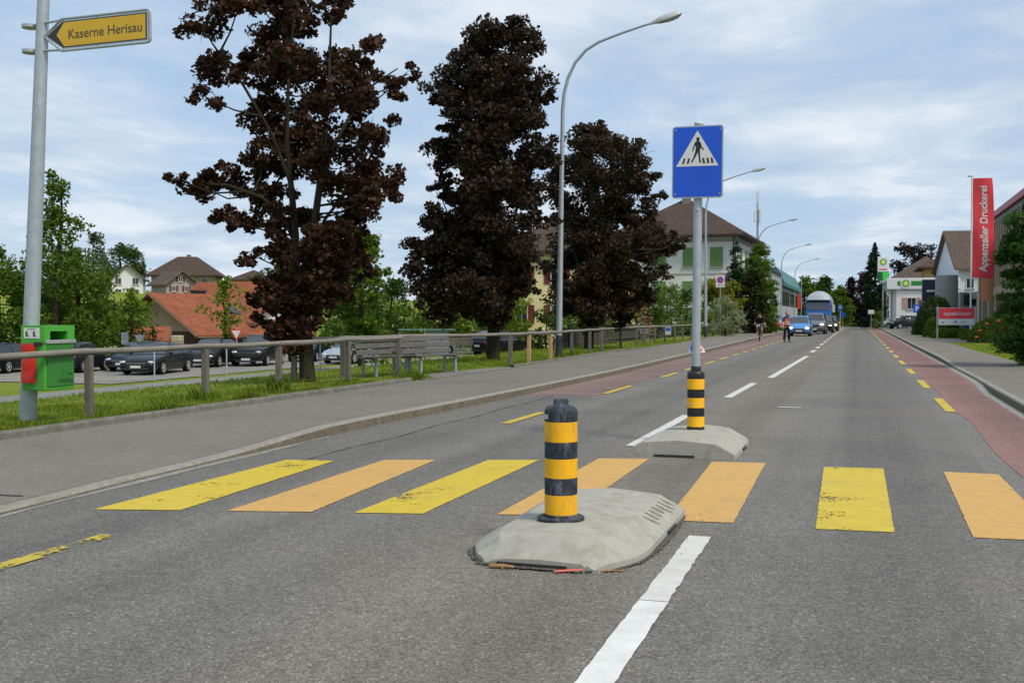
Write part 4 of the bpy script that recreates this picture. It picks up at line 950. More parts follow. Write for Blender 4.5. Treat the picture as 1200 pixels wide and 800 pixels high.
grow_tree('leafy_tree', (-11.4,133), 5.5, sc([(.02,.8)]+RND[1:],2.6), 'dark tree between the grey wall and the lamp posts', G2, .36, 60, 66, trunk_r=.15)
# trees beyond the crest of the road
for i,(x,y,h,r,lm,lb_) in enumerate([(-9.5,205,10,3.6,G1,'green tree behind the lorry'),(-6.5,232,14,4.6,G2,'green tree right of the lorry beyond the crest'),(-3.6,226,11,3.2,G1,'lighter green tree beyond the far crossing sign'),
    (1.2,240,16,4.2,PUR,'dark purple beech closing the end of the road'),(-1.6,250,17,3.4,PUR,'blackish purple beech just left of its twin at the end of the road'),(5,255,15,6,G2,'dark green tree behind the tall conifer'),(-14.5,232,12,5,G2,'dark tree behind the teal roofed hall'),(-22,240,13,6,G2,'broad dark tree far behind the white house')]):
    grow_tree('far_tree', (x,y), h, [(.0,r*.9),(.3,r),(.6,r*.9),(.85,r*.6),(1,r*.2)], lb_, lm, .42, 75, 70+i, trunk_r=.3, z=-float(drop(y)) , rag=.3)
grow_tree('spruce_tree', (2.1,156), 11.8, [(.0,2.2),(.2,1.9),(.5,1.6),(.8,1.0),(1,.15)], 'tall slim dark conifer behind the filling station totem', G5, .34, 330, 80, shape=NEEDLE, trunk_r=.2, cr=.6, z=0, rag=.15)
grow_tree('far_tree', (9.6,212), 17.5, [(.3,4.0),(.6,5.6),(.85,4.8),(1,2.2)], 'dark purple tree crown spreading above the brown grey roof', PUR, .42, 80, 81, trunk_r=.3, z=-2)
grow_tree('garden_shrub', (2.6,152), 2.2, [(.0,1.1),(.5,1.1),(1,.4)], 'small green bush at the foot of the tall conifer', BUSHG, .3, 60, 82, cat='shrub', z=0, trunk_r=.05)
# right: planting before the print works
def dome(base, h, r, label, leaf=.09, n=5200, seed=1, lm=None, sq=1., name='clipped_bush'):
    rng = np.random.default_rng(seed); t_ = empty(name, (*base, gz(*base)), 0, label, 'bush', 'clipped bushes by the print works')
    d = rng.normal(size=(n,3)); d[:,2] = np.abs(d[:,2]); d /= np.linalg.norm(d,axis=1,keepdims=True)
    k = 1-.16*rng.uniform(0,1,(n,1))**2+.05*np.sin(d[:,0:1]*9+seed)*np.sin(d[:,1:2]*8)
    P = d*k*np.array([r,r*sq,h]); raw_mesh('foliage', leaf_cloud(P, leaf, OVAL, rng, .2), 6, lm or BUSHG, t_)
    b = MB()
    for q in range(5):
        a = q*1.26; b.tube([(0,0,-.05),(.2*r*math.cos(a),.2*r*math.sin(a),h*.4),(.5*r*math.cos(a),.5*r*math.sin(a),h*.75)], [.05,.04,.02], 6)
    b.build('stem', BARK, t_, 60); return t_
dome((5.6,87.5), 2.95, 1.55, 'largest clipped round bush before the concrete tower', .13, 6500, 1, G2)
dome((5.95,84.6), 2.0, 1.15, 'second clipped round bush tucked before the largest one', .13, 4500, 2, G2)
dome((4.95,78.0), 1.35, .78, 'small clipped ball bush left of the red company board', .10, 3200, 3, BUSHG)
dome((4.75,90.0), 1.15, .75, 'pale low round bush left of the clipped bushes', .11, 2600, 4, G4)
dome((5.9,95.0), 1.35, .8, 'low dark bush beside the parked black car', .12, 2600, 5, BUSHG)
for i,(x,y) in enumerate([(5.15,75.0),(5.9,75.6),(6.6,76.2),(7.4,76.5)]):
    dome((x,y), .62, .62, ['low spreading ground bush under the left end of the red company board','low spreading ground bush under the middle of the red company board','low spreading ground bush under the right end of the red company board','low spreading ground bush behind the flag pole'][i], .12, 1500, 10+i, BUSHG, name='low_bush')
pb = dome((6.95,62.2), 1.35, 1.35, 'round green bush dotted with red poppies on the lawn', .11, 5600, 20, BUSHG)
POP = mat('poppy_red', (.75,.07,.01), .5, var=.2)
for (x,y,z) in ((6.35,60.6,1.0),(6.05,60.9,.62),(5.85,60.6,.30),(6.9,60.6,1.15)):
    o = empty('poppy', (x,y,gz(x,y)), 0, ['large red poppy highest on the round bush','red poppy halfway up the round bush','red poppy lowest before the round bush','red poppy at the right of the round bush'][len([q for q in COL.objects if q.name.startswith('poppy')])], 'flower', 'red poppies at the round bush')
    MB().tube([(0,0,0),(.02,0,z)], .008, 5).build('stalk', BUSHG, o)
    f = MB()
    for k in range(6): a = k*PI/3; f.ell((.02+.05*math.cos(a),.05*math.sin(a),z+.02),(.05,.05,.045),8,5)
    f.build('petals', POP, o, 60)
grow_tree('yew_shrub', (4.92,32.9), 4.75, [(.0,.75),(.15,1.1),(.4,1.5),(.62,1.35),(.85,.85),(.94,.6),(1,.25)], 'big feathery dark green yew at the right picture edge', leafmat('yew_green',[(.026,.075,.012),(.045,.11,.017),(.075,.15,.025)],.3), .15, 2200, 90, shape=NEEDLE, cat='shrub', trunk_r=.1, cr=.62, rag=.25, nsub=14, up=.9, droop=.5, flat=.5)
dome((6.3,68.5), .5, .5, 'low tuft of leaves at the foot of the flag pole', .12, 900, 21, BUSHG, name='low_bush'); dome((6.6,73.6), .55, .6, 'low tuft of leaves between flag pole and red company board', .12, 1000, 22, BUSHG, name='low_bush')
# ---- grass on the verge and the lawns
GR = leafmat('grass_blade', [(.13,.20,.018),(.18,.26,.024),(.24,.31,.04),(.36,.36,.13)], .58, .75)
def grass(n, fx, fy, h, seed, w=.006, name='grass', avoid=None):
    rng = np.random.default_rng(seed); x, y = fx(rng, n), fy(rng, n)
    if name == 'grass' and n > 5000: k_ = ~((x > -9.5) & (y > 21.3) & (y < 27)); x, y = x[k_], y[k_]; n = len(x)
    z = terr(x, y); hh = h*rng.uniform(.4,1.3,n)*(1+.8*(np.sin(x*2.3+y*1.1)*np.sin(y*1.7-x)))*np.clip(.9+.3*np.sin(y*3.1),.5,1.4)
    hh = np.clip(hh, .03, .5); an = rng.uniform(0,2*PI,n); ln = hh*rng.uniform(.1,.6,n); wv = w*rng.uniform(.7,1.5,n)
    ca, sa = np.cos(an), np.sin(an); A = np.stack([x,y,z-.01],-1); D_ = np.stack([ca,sa,np.zeros(n)],-1); Sd = np.stack([-sa,ca,np.zeros(n)],-1)
    U = np.array([0,0,1.])
    m = A+D_*ln[:,None]*.35+U*hh[:,None]*.6; t = A+D_*ln[:,None]+U*hh[:,None]
    V = np.stack([A-Sd*wv[:,None], A+Sd*wv[:,None], m+Sd*wv[:,None]*.8, t, m-Sd*wv[:,None]*.8], 1).reshape(-1,3)
    return tag(raw_mesh(name, V, 5, GR), kind='stuff')
ex = lambda s: (lambda r, n: -8.97-np.minimum(r.exponential(s, n), 14))
grass(40000, ex(1.6), lambda r,n: 7+r.beta(1.1,2.2,n)*15, .055, 1)
grass(7000, lambda r,n: -8.96-np.abs(r.normal(0,.12,n)), lambda r,n: 7+r.uniform(0,1,n)*14, .10, 2)
grass(24000, ex(2.5), lambda r,n: 22+r.beta(1.1,1.6,n)*45, .065, 3, .012)
grass(16000, lambda r,n: -11-r.uniform(0,1,n)*13, lambda r,n: 14+r.uniform(0,1,n)*34, .06, 4, .012)
def tuft(pts, seed, h=.2, n=160, s=.13):
    c = np.array(pts); return grass(n*len(c), lambda r,k: np.repeat(c[:,0],n)+r.normal(0,s,k), lambda r,k: np.repeat(c[:,1],n)+r.normal(0,s,k), h, seed, .007)
tuft([p for p in [(-9.7,8.7),(-9.76,11.78),(-10.02,14.83),(-9.86,16.85),(-10.05,19.96),(-9.87,22.1),(-10.27,11.23),(-9.2,21.3),(-9.0,21.6),(-11.02,19.9),(-9.4,21.9)]], 5, .14)
tuft([(-9.85,24.6),(-9.9,25.3),(-9.07,27.78),(-9.07,29.53),(-8.99,31.5),(-9.5,34.3),(-10.88,31.5),(-9.3,35.2)], 6, .15)
grass(16000, lambda r,n: 4.56+r.uniform(0,1,n)*3.4, lambda r,n: 30+r.beta(1,1.3,n)*30, .045, 7, .012)
# worn gravel strip in front of the benches
b = MB(); pts = [(-8.70,21.05),(-8.66,27.15),(-9.15,26.9),(-9.35,25.6),(-9.55,24.2),(-9.6,22.6),(-9.3,21.4)]
pts = ragged(pts+[pts[0]], 7, .05)[:-1]; b.poly([(x,y,.127) for x,y in pts])
tag(b.build('gravel_strip', asphalt('bench_gravel', (.17,.16,.145), (.24,.23,.205), (.36,.34,.31), 90, .4, (1.06,1,.9), False)), kind='structure')
# ------------------------------------------------------------------ buildings
FRAMEW = mat('window_frame_white', (.62,.62,.6), .5, var=.05); FASC = mat('fascia_wood', (.16,.11,.075), .7, var=.2)
STONE = mat('sill_stone', (.42,.41,.38), .8, var=.1)
def on_face(face, w, d):
    """origin, u, outward normal of a face of a w x d box centred on the thing's base"""
    return {'f': ((0,-d/2),(1,0),(0,-1)), 'b': ((0,d/2),(-1,0),(0,1)), 'r': ((w/2,0),(0,1),(1,0)), 'l': ((-w/2,0),(0,-1),(-1,0))}[face]
def window(parent, face, w, d, u, z, ww, wh, frame=None, shut=None, closed=False, name='window', pane=None, bars=1, sill=True):
    (ox,oy),(ux,uy),(nx_,ny_) = on_face(face, w, d)
    O = lambda a, dd, zz_: (ox+ux*(u+a)+nx_*dd, oy+uy*(u+a)+ny_*dd, zz_)
    rz = math.atan2(uy, ux); f = MB(); t = .07
    for a in (-ww/2+t/2, ww/2-t/2): f.box(O(a,.02,z+wh/2), (t,.09,wh), rz)
    for zz_ in (z+t/2, z+wh-t/2): f.box(O(0,.02,zz_), (ww-2*t-.004,.085,t), rz)
    for k in range(bars): f.box(O(-ww/2+ww*(k+1)/(bars+1),.02,z+wh/2), (.045,.07,wh-2*t), rz)
    fo = f.build(name, frame or FRAMEW, parent)
    MB().box(O(0,.006,z+wh/2), (ww-2*t,.03,wh-2*t), rz).build('pane', pane or GLASSD, fo)
    if sill: MB().box(O(0,.05,z-.05), (ww+.16,.16,.08), rz).build('sill', STONE, fo)
    if shut:
        for sgn in (-1,1):
            b = MB(); sw = ww/2
            if closed: b.box(O(sgn*ww/4,.085,z+wh/2), (ww/2-.015,.035,wh-.02), rz)
            else: b.box(O(sgn*(ww/2+sw/2+.02),.04,z+wh/2), (sw-.02,.04,wh), rz)
            b.build('shutter', shut, fo)
    return fo
def house(name, loc, rz, w, d, h, rh, label, wall, roof, kind='gable', over=.6, ridge='x', wins=(), cat='house', base=1.5, gablemat=None, th=.22, chim=None, hipin=None):
    """box w x d, eaves at h, ridge rh above them; ridge along local x or y, or hipped"""
    t_ = empty(name, loc, rz, label, cat); b = MB()
    b.b2(-w/2,w/2,-d/2,d/2,-base,h)
    if kind == 'gable':
        g = MB()
        if ridge == 'x':
            for s in (-1,1): g.prism([(-d/2,0),(d/2,0),(0,rh)], (s*(w/2-.15)-.15,0,h), (0,1,0), (0,0,1), (.3,0,0))
        else:
            for s in (-1,1): g.prism([(-w/2,0),(w/2,0),(0,rh)], (0,s*(d/2-.15)-.15,h), (1,0,0), (0,0,1), (0,.3,0))
        if gablemat:
            h2 = len(g.f)//2; v2 = len(g.v)//2
            for q_ in (0,1):
                gg = MB(); gg.v = g.v[q_*v2:(q_+1)*v2]; gg.f = [tuple(i-q_*v2 for i in f) for f in g.f[q_*h2:(q_+1)*h2]]; gg.m = [0]*h2; gg.build('gable', gablemat, t_)
        else: b.v += []; n = len(b.v); b.v += g.v; b.f += [tuple(i+n for i in f) for f in g.f]; b.m += g.m
    b.build('wall', wall, t_)
    r = MB(); o = over
    if kind == 'gable':
        L, Wd = (w/2+o, d/2) if ridge == 'x' else (d/2+o, w/2)
        k = rh/Wd; zo = h-k*o
        P = (lambda a, b_, z: (a,b_,z)) if ridge == 'x' else (lambda a, b_, z: (b_,a,z))
        for s in (-1,1):
            q = [P(-L,s*(Wd+o),zo), P(L,s*(Wd+o),zo), P(L,0,h+rh), P(-L,0,h+rh)]
            top = [(x,y,z+th) for x,y,z in q]; n = len(r.v); r.v += q+top
            r.f += [(n,n+1,n+2,n+3),(n+4,n+5,n+6,n+7),(n,n+1,n+5,n+4),(n+1,n+2,n+6,n+5),(n+2,n+3,n+7,n+6),(n+3,n,n+4,n+7)]; r.m += [0]*6
    else:
        hi = hipin if hipin is not None else min(w,d)/2
        if w >= d: rg = [(-w/2+hi,0),(w/2-hi,0)]
        else: rg = [(0,-d/2+hi),(0,d/2-hi)]
        k = rh/(min(w,d)/2); z0 = h-k*o*.6
        e = [(-w/2-o,-d/2-o,z0),(w/2+o,-d/2-o,z0),(w/2+o,d/2+o,z0),(-w/2-o,d/2+o,z0)]
        R0, R1 = (rg[0][0],rg[0][1],h+rh), (rg[1][0],rg[1][1],h+rh)
        up = lambda p: (p[0],p[1],p[2]+th)
        E = [up(p) for p in e]; R0, R1 = up(R0), up(R1)
        if w >= d: fs = [[E[0],E[1],R1,R0],[E[1],E[2],R1],[E[2],E[3],R0,R1],[E[3],E[0],R0]]
        else: fs = [[E[0],E[1],R0],[E[1],E[2],R1,R0],[E[2],E[3],R1],[E[3],E[0],R0,R1]]
        for f in fs: r.poly(f)
        for i in range(4): r.poly([e[i],e[(i+1)%4],E[(i+1)%4],E[i]])
        r.poly([e[3],e[2],e[1],e[0]])
    ro = r.build('roof', roof, t_)
    if kind == 'gable':
        f = MB()                                            # barge boards and gutters
        L, Wd = (w/2+o, d/2) if ridge == 'x' else (d/2+o, w/2); k = rh/Wd; zo = h-k*o
        P = (lambda a, b_, z: (a,b_,z)) if ridge == 'x' else (lambda a, b_, z: (b_,a,z))
        for s in (-1,1):
            f.tube([P(-L,s*(Wd+o+.07),zo+.05),P(L,s*(Wd+o+.07),zo+.05)], .07, 6)
            for e_ in (-1,1): f.tube([P(e_*(L+.02),s*(Wd+o),zo+th*.4),P(e_*(L+.02),0,h+rh+th*.4)], .10, 4)
        f.build('gutter', FASC, ro)
    if chim:
        for (cx,cy,cw,ch,cm) in chim:
            c_ = MB(); zb = h+rh*.3; c_.b2(cx-cw/2,cx+cw/2,cy-cw/2,cy+cw/2,zb,h+rh+ch); c_.b2(cx-cw/2-.06,cx+cw/2+.06,cy-cw/2-.06,cy+cw/2+.06,h+rh+ch,h+rh+ch+.1); c_.build('chimney', cm, ro)
    for a in wins: window(t_, a[0], w, d, *a[1:5], **(a[5] if len(a) > 5 else {}))
    return t_
def at(x, y, along, away):      # point shifted along / away from the viewer
    return (x+RX*along+FX*away, y+RY*along+FY*away)
TILE = roofmat('roof_orange_tile', (.275,.088,.043), .18, .3); TILEB = roofmat('roof_brown_tile', (.080,.054,.045), .22, .25); TILEG = roofmat('roof_grey_brown', (.11,.082,.066), .2, .25)
PLA = wallmat('plaster_white', (.76,.75,.72)); CREAM = wallmat('plaster_cream', (.60,.52,.30)); LIL = wallmat('plaster_lilac', (.36,.30,.31)); TAN = wallmat('plaster_tan', (.34,.28,.19)); PYEL = wallmat('plaster_pale_yellow', (.72,.62,.33))
BRD = wood('barn_boards', (.52,.385,.26), 2, .5); BRDD = wood('barn_boards_dark', (.12,.075,.05), 2, .5)
GSH = mat('shutter_green', (.12,.25,.07), .55, var=.08); RSH = mat('shutter_red', (.16,.035,.03), .6, var=.1); PSH = mat('shutter_pink', (.50,.30,.26), .6); CHM = mat('chimney_render', (.22,.2,.19), .85); CHW = mat('chimney_white', (.6,.6,.58), .8)
def W2(**k): return k
# barn with the orange roofs beside the car park
bz_ = gz(-45,62)
bx_, by_ = -47.7, 71.5
house('barn', (bx_,by_,-1.3), YAW+math.radians(56), 10.0, 9.06, 1.75, 2.6, 'old barn with orange tile roof and bare board gable beside the car park', BRDD, TILE, over=.8, gablemat=BRD, base=1,
   wins=[('f',-1.5,.2,1.2,1.1),('f',2.2,.2,1.4,1.2,dict(frame=RSH))], chim=[(-.8,.6,.8,.4,DARKM)])
MBs = MB()
tb = [o for o in COL.objects if o.name == 'barn'][0]
sk = MB(); sl = 2.6/4.53; sk.box((.2,-2.3,1.75+2.6-2.3*sl+.27),(.75,1.0,.06),0,0); 
for i,v in enumerate(sk.v): sk.v[i] = (v[0],v[1],v[2]+(v[1]+2.3)*sl)
sk.build('skylight', GLASSD, tb)
bx_, by_ = at(-46.3, 72.2, .0, 3.6)
house('farmhouse', (bx_,by_,-1.3), YAW-math.radians(24), 8.2, 8.4, 2.6, 2.85, 'taller wing with orange roof and white barge boards behind the barn', BRDD, TILE, over=.7, gablemat=PLA, base=1, wins=[('r',0,1.2,1.0,1.1),('f',-2,.8,1,1.1),('f',2,.8,1,1.1)])
house('shed', (*at(-44.6,60.2,-.9,1.2),-1.35), YAW+.25, 2.3, 2.4, 1.25, .75, 'small reddish board shed with orange roof left of the barn gable', wood('shed_boards',(.30,.095,.035),2,.3), TILE, over=.35, base=.6, wins=[('f',.4,.25,.8,.7,dict(frame=FRAMEW))])
o = MB().b2(-.32,.32,-.4,.4,-.5,1.45).build('oil_tank', mat('tank_cream',(.45,.40,.27),.7,var=.1), None, None, .05); o.location = (*at(-44.6,60.2,1.35,.6),-1.2); o.rotation_euler = (0,0,YAW); tag(o, 'plain cream cupboard box between the red shed and the barn', 'cabinet')
# houses on the hill
wn = lambda us, zs, ww=.9, wh=1.2, **k: [('f',u,z,ww,wh,dict(k)) for z in zs for u in us]
z_ = 4.6
house('house', (*at(-111.9,142.3,.0,4.0),z_), YAW+.28, 4.9, 7.0, 3.1, 2.1, 'white gabled house on the hill beside the birch', PLA, TILEB, ridge='y', over=.5, wins=wn((-1.3,1.3),(.3,2.1),1.0,1.1)+[('r',-1.5,2.0,1,1.1),('r',1.5,2.0,1,1.1)], base=5)
house('house', (*at(-102,140,.3,4.0),z_), YAW-.85, 5.6, 4.8, 2.2, 1.75, 'lilac house with dark red shutters and brown gable roof on the hill', LIL, TILEG, ridge='x', over=.6, wins=wn((-1.8,0,1.8),(.5,),.9,.8,shut=None)+[('r',-1.2,.9,.7,.9,dict(shut=RSH)),('r',.9,.9,.7,.9,dict(shut=RSH)),('r',-.1,2.4,.7,.8,dict(shut=RSH))], base=5)
house('farmhouse', (*at(-121.7,171,.6,5.0),z_+.6), YAW+.12, 11.6, 9.5, 4.4, 3.3, 'big tan house under a wide brown hipped roof, highest on the hill', TAN, TILEB, 'hip', over=.9, hipin=4.0, chim=[(.2,.3,.7,.5,CHM)], wins=wn((-4,-1.4,1.4,4),(2.4,),1.1,1.3)+wn((3.2,),(.4,),2.2,1.1), base=6)
house('house', (*at(-113.5,169,6.0,10),z_+.6), YAW, 7, 7, 3.4, 1.8, 'lower brown roofed house right of the big tan house on the hill', TAN, TILEB, 'hip', over=.5, wins=wn((-1.5,1.5),(1.5,)), base=6)
# pale yellow house behind the dark maples
house('house', (*at(-21.5,80.5,.6,6),-.6), YAW-.12, 10.5, 9.5, 7.4, 3.2, 'pale yellow house with dark red shutters behind the dark maples', PYEL, TILEB, 'hip', over=.7, base=2,
  wins=[('f',u,z,1.0,1.45,dict(shut=RSH)) for z in (1.6,4.7) for u in (-3.7,-.9,2.6)]+[('r',u,z,1.0,1.45,dict(shut=RSH)) for z in (1.6,4.7) for u in (-2.5,2.0)])
f = MB(); t_ = [o for o in COL.objects if o.name.startswith('house') and 'pale yellow' in o.get('label','')][0]
f.b2(-5.28,5.28,-4.81,4.81,.85,1.05); f.build('string_course', STONE, t_)
# white apartment house with green shutters
wh_ = house('apartment_house', (-15.6,102.2,0), math.radians(-2), 11.0, 11.4, 9.0, 3.6, 'white three storey house with green shutters and brown hipped roof', PLA, TILEB, 'hip', over=.95, hipin=5.5, base=1.5, chim=[(.1,-.9,.75,1.0,CHM)],
  wins=[('f',u,z,1.15,1.75,dict(shut=GSH,closed=True)) for z in (6.0,3.0,.6) for u in (-4.2,-1.4,1.25,3.7)]+[('r',u,z,1.1,1.7,dict(shut=GSH,closed=True)) for z in (6.0,3.0) for u in (-3.5,0,3.5)])
f = MB(); f.b2(-5.53,5.53,-5.73,5.73,8.2,8.45); f.b2(-5.54,5.54,-5.74,5.74,5.3,5.45); f.build('string_course', STONE, wh_)
f = MB(); f.tube([(5.2,-5.75,8.6),(5.2,-5.75,0)], .05, 6); f.build('downpipe', DARKM, wh_)
f = MB()
for k in range(30): f.box((-5.9+11.8*k/29,-6.1,9.05),(.05,.05,.16))
for k in range(30): f.box((5.9,-5.9+11.8*k/29,9.05),(.05,.05,.16))
f.build('snow_guard', ALU, [c for c in wh_.children if c.name.startswith('roof')][0])
house('house', (-15.5,121,0), 0, 9.6, 10, 9.0, 3.2, 'brown roofed house whose eaves show behind the white apartment house', PLA, TILEB, 'hip', over=.9, base=1, wins=[('r',0,5.5,1.1,1.5)])
ma = empty('antenna_mast', (-10.95,124,0), 0, 'slim radio mast with white panel antennas behind the white house roof', 'mast')
MB().tube([(0,0,0),(0,0,15.6)], .14, 8).build('mast', GALV, ma, 40)
for (x,z,h__) in ((.0,15.1,1.4),(-.32,12.9,1.3),(.3,13.0,1.5),(.1,14.0,.8)): MB().box((x,-.18,z),(.22,.18,h__)).build('antenna_panel', WHITEP, ma, None, .03)
# long grey hall with teal roof
hl = empty('hall', (-14.4,150,0), 0, 'long pale grey hall with teal metal roof edge, beyond the tall hedge', 'building')
HG = wallmat('hall_cladding', (.36,.38,.40), .06)
MB().b2(-5,4.15,-29,2,-1,7.2).build('wall', HG, hl); MB().b2(-5,4.0,2.1,48,-1,5.8).build('wall', HG, hl)
b = MB(); b.prism([(-5.2,5.9),(4.6,5.9),(4.6,6.4),(3.6,8.4),(-5.2,9.0)], (0,2.4,0), (1,0,0), (0,0,1), (0,46.6,0)); b.build('roof', mat('teal_roof',(.035,.16,.16),.5,var=.1), hl)
MB().b2(-5.2,4.4,-29.2,2.2,7.2,7.5).build('roof', DARKM, hl)
for k in range(9):
    b = MB(); y0 = 4+4.9*k; b.b2(4.0,4.05,y0,y0+3.8,3.2,5.2); b.build('window', GLASSD, hl)
for k in range(3): MB().b2(4.15,4.19,-27+6*k,-22.5+6*k,4.2,5.6).build('window', GLASSD, hl)
fr_ = empty('flag', (-8.3,168,0), 0, 'small red vertical banner on a pole before the lorry', 'flag'); MB().tube([(0,0,0),(0,0,7.4)], .06, 8).build('pole', GALV, fr_, 40); MB().b2(-.55,-.06,-.02,.02,2.8,5.0).build('banner', TR, fr_)
# ---- right side: print works along the road
pw = empty('print_works', (11.2,90,0), 0, 'long beige print works with red roof edge and rows of deep small windows', 'building')
BEI = wallmat('print_works_concrete', (.40,.33,.25), .08, .3); BEID = wallmat('print_works_panel', (.30,.245,.185), .1)
H_ = 10.1; y0_, y1_ = -32, 26.5
MB().b2(.5,16,y0_,y1_,-.3,H_).build('wall', BEI, pw)
MB().b2(-.15,16.2,y0_-.2,y1_+.2,H_,H_+.5).build('roof', mat('red_roof_edge',(.42,.06,.075),.5,var=.12), pw)
MB().b2(.1,.5,y0_,y1_,H_-.45,H_-.002).build('cornice', DARKM, pw)
k = y0_+.8; i = 0
DKW = glass('print_works_glass', (.03,.028,.026), .15)
while k < y1_-1:                                         # upper storeys: concrete mullions between dark panes
    for (zl, zh) in ((7.2,9.5),(4.2,6.3)):
        if not (zl < 5 and i % 6 == 0): MB().b2(.46,.495,k+.25,k+1.35,zl,zh).build('window', DKW, pw)
    MB().b2(.08,.5,k-.22,k+.22,4.0,H_-.46).build('mullion', BEI, pw)
    k += 1.62; i += 1
MB().b2(.02,.5,y0_,y1_,6.45,7.05).build('spandrel', BEID, pw); MB().b2(-.3,.5,y0_,y1_,3.3,3.98).build('spandrel', BEI, pw)
for k in range(12):
    y = y0_+1+4.9*k; MB().b2(-.22,.5,y,y+.9,-.3,3.3).build('column', BEI, pw)
    MB().b2(.44,.49,y+1.2,y+4.5,.5,3.1).build('window', glass('red_tinted_glass', (.16,.05,.05), .25) if k == 0 else bpy.data.materials['red_tinted_glass'], pw)
# concrete stair tower with blue door link and dark sign box
to = empty('stair_tower', (8.25,113.5,0), 0, 'round pale grey concrete tower beside the print works entrance', 'tower')
MB().lathe([(1.05,-.3),(1.05,5.6),(.93,5.62),(.93,5.4)], 32).build('wall', wallmat('tower_concrete',(.33,.34,.34),.08,.3), to, 40)
f = MB()
for z in (1.3,2.7,4.1): f.lathe([(1.053,z),(1.056,z+.01),(1.053,z+.02)], 32)
f.build('joint', DARKM, to)
en = empty('entrance_link', (11.0,117.5,0), 0, 'glazed blue entrance link between concrete tower and print works', 'building')
MB().b2(-1.2,2.0,-.8,2,-.2,4.0).build('wall', mat('entrance_grey',(.3,.31,.32),.6), en); MB().b2(-.9,1.0,-.86,-.81,.05,2.5).build('door', mat('blue_door',(.015,.09,.30),.3), en); MB().b2(-.9,1.2,-.86,-.81,2.7,3.8).build('window', GLASSD, en); MB().b2(-.35,.5,-.90,-.865,.1,1.1).build('poster', WHITEP, en)
sb = empty('sign_box', (7.0,116.5,3.2), .1, 'dark blue hanging sign box left of the concrete tower', 'sign'); MB().box((0,0,1),(1.7,.5,2.2)).build('panel', mat('navy_panel',(.012,.018,.04),.35), sb); MB().tube([(0,.1,-3.3),(0,.1,0)], .09, 8).build('pole', GALV, sb); MB().box((.2,-.262,.95),(1.3,.012,.22)).build('lettering_bar', mat('pale_blue',(.35,.42,.5),.5), sb)
# houses behind the filling station
house('house', (13.4,139.5,0), .16, 6.6, 10.5, 7.3, 4.4, 'tall white house with steep brown roof and boarded gable', wallmat('plaster_bluewhite',(.58,.61,.65)), TILEG, ridge='x', over=.45, base=1, wins=[('f',u,z,.9,1.2) for z in (2.0,4.8) for u in (-2,.2,2.2)]+[('l',-2,5.0,1,1.2),('l',2,5.0,1,1.2)])
house('house', (13.3,165,0), .0, 9.0, 9.5, 8.6, 2.6, 'ochre yellow house with dark overhanging eaves', wallmat('plaster_ochre',(.58,.40,.12)), TILEB, 'hip', over=1.0, base=1, wins=[('f',u,z,.8,1.5) for z in (3.6,6.3) for u in (-3,-1.2,.6,2.4)]+[('l',u,6.3,.8,1.5) for u in (-2.5,0,2.5)])
house('villa', (10.3,189,0), .06, 9.8, 10, 7.8, 3.4, 'large cream house with brown grey hipped roof and white chimney', wallmat('plaster_offwhite',(.55,.50,.43)), TILEG, 'hip', over=.9, base=2, hipin=3.2, chim=[(3.0,-1,.9,1.9,CHW)], wins=[('f',u,6.0,1.0,1.3) for u in (-3,0,3)])
house('house', (7.4,160.5,0), .03, 7.0, 8.0, 5.7, 1.0, 'white house with pink shutters above the parked vans', PLA, TILEG, 'hip', over=.4, base=1, wins=[('f',-.6,2.6,1.2,1.6,dict(shut=PSH)),('f',2.4,2.6,1.0,1.6)]+[('l',u,2.6,.9,1.6,dict(shut=PSH)) for u in (-2,1)])
tv = empty('balcony', (3.6,158.5,0), 0, 'narrow bay with red and white awnings at the corner of the pink shuttered house', 'balcony')
MB().b2(-.5,.4,-2,2,-.2,1.4).build('wall', PLA, tv); MB().b2(-.6,.4,-2.1,2.1,2.4,2.6).build('slab', PLA, tv); MB().b2(-.62,-.3,-1.8,1.8,1.9,2.2).build('awning', TR, tv); MB().b2(-.6,.4,-2.1,2.1,4.4,4.6).build('slab', PLA, tv)
# filling station canopy and totem
gs = empty('filling_station', (6.4,137,0), .03, 'filling station canopy, white with green band and round yellow green emblem', 'filling station')
GBP = mat('station_green',(.02,.24,.035),.4,var=.04); LBP = mat('station_light_green',(.22,.55,.06),.4,var=.04); YBP = mat('station_yellow',(.80,.66,.02),.4,var=.03); WBP = mat('station_white',(.72,.74,.73),.4,var=.03)
MB().b2(-3.4,4.6,-4.2,5,4.75,6.05).build('canopy', WBP, gs, None, .05)
MB().b2(-2.2,4.4,-4.23,-4.205,5.2,5.7).build('green_band', GBP, gs); MB().b2(-3.43,-3.405,-4,5,5.2,5.7).build('green_band', GBP, gs)
MB().b2(-3.44,-3.41,-4.1,5,4.8,5.1).build('teal_band', mat('station_teal',(.1,.3,.28),.4), gs)
def emblem(parent, c, r, yy):
    MB().prism(circ(r*1.28,28), (c[0],yy,c[1]), X, Z, (0,-.02,0)).build('emblem_field', WBP, parent)
    for q,(rr,m,ph) in enumerate(((1.0,GBP,0),(.80,LBP,.17),(.60,YBP,0),(.34,WBP,.17))):
        p = []
        for k in range(36):
            a = 2*PI*k/36+ph; p.append((r*rr*(1 if k%2 == 0 else .84)*math.cos(a), r*rr*(1 if k%2 == 0 else .84)*math.sin(a)))
        MB().prism(p, (c[0],yy-.02-.008*q,c[1]), X, Z, (0,-.01,0)).build('emblem', m, parent)
emblem(gs, (-1.3,5.42), .46, -4.24)
for x in (-2.4,3.6):
    for y in (-2.6,3.4): MB().b2(x-.16,x+.16,y-.16,y+.16,-.1,4.75).build('column', WBP, gs)
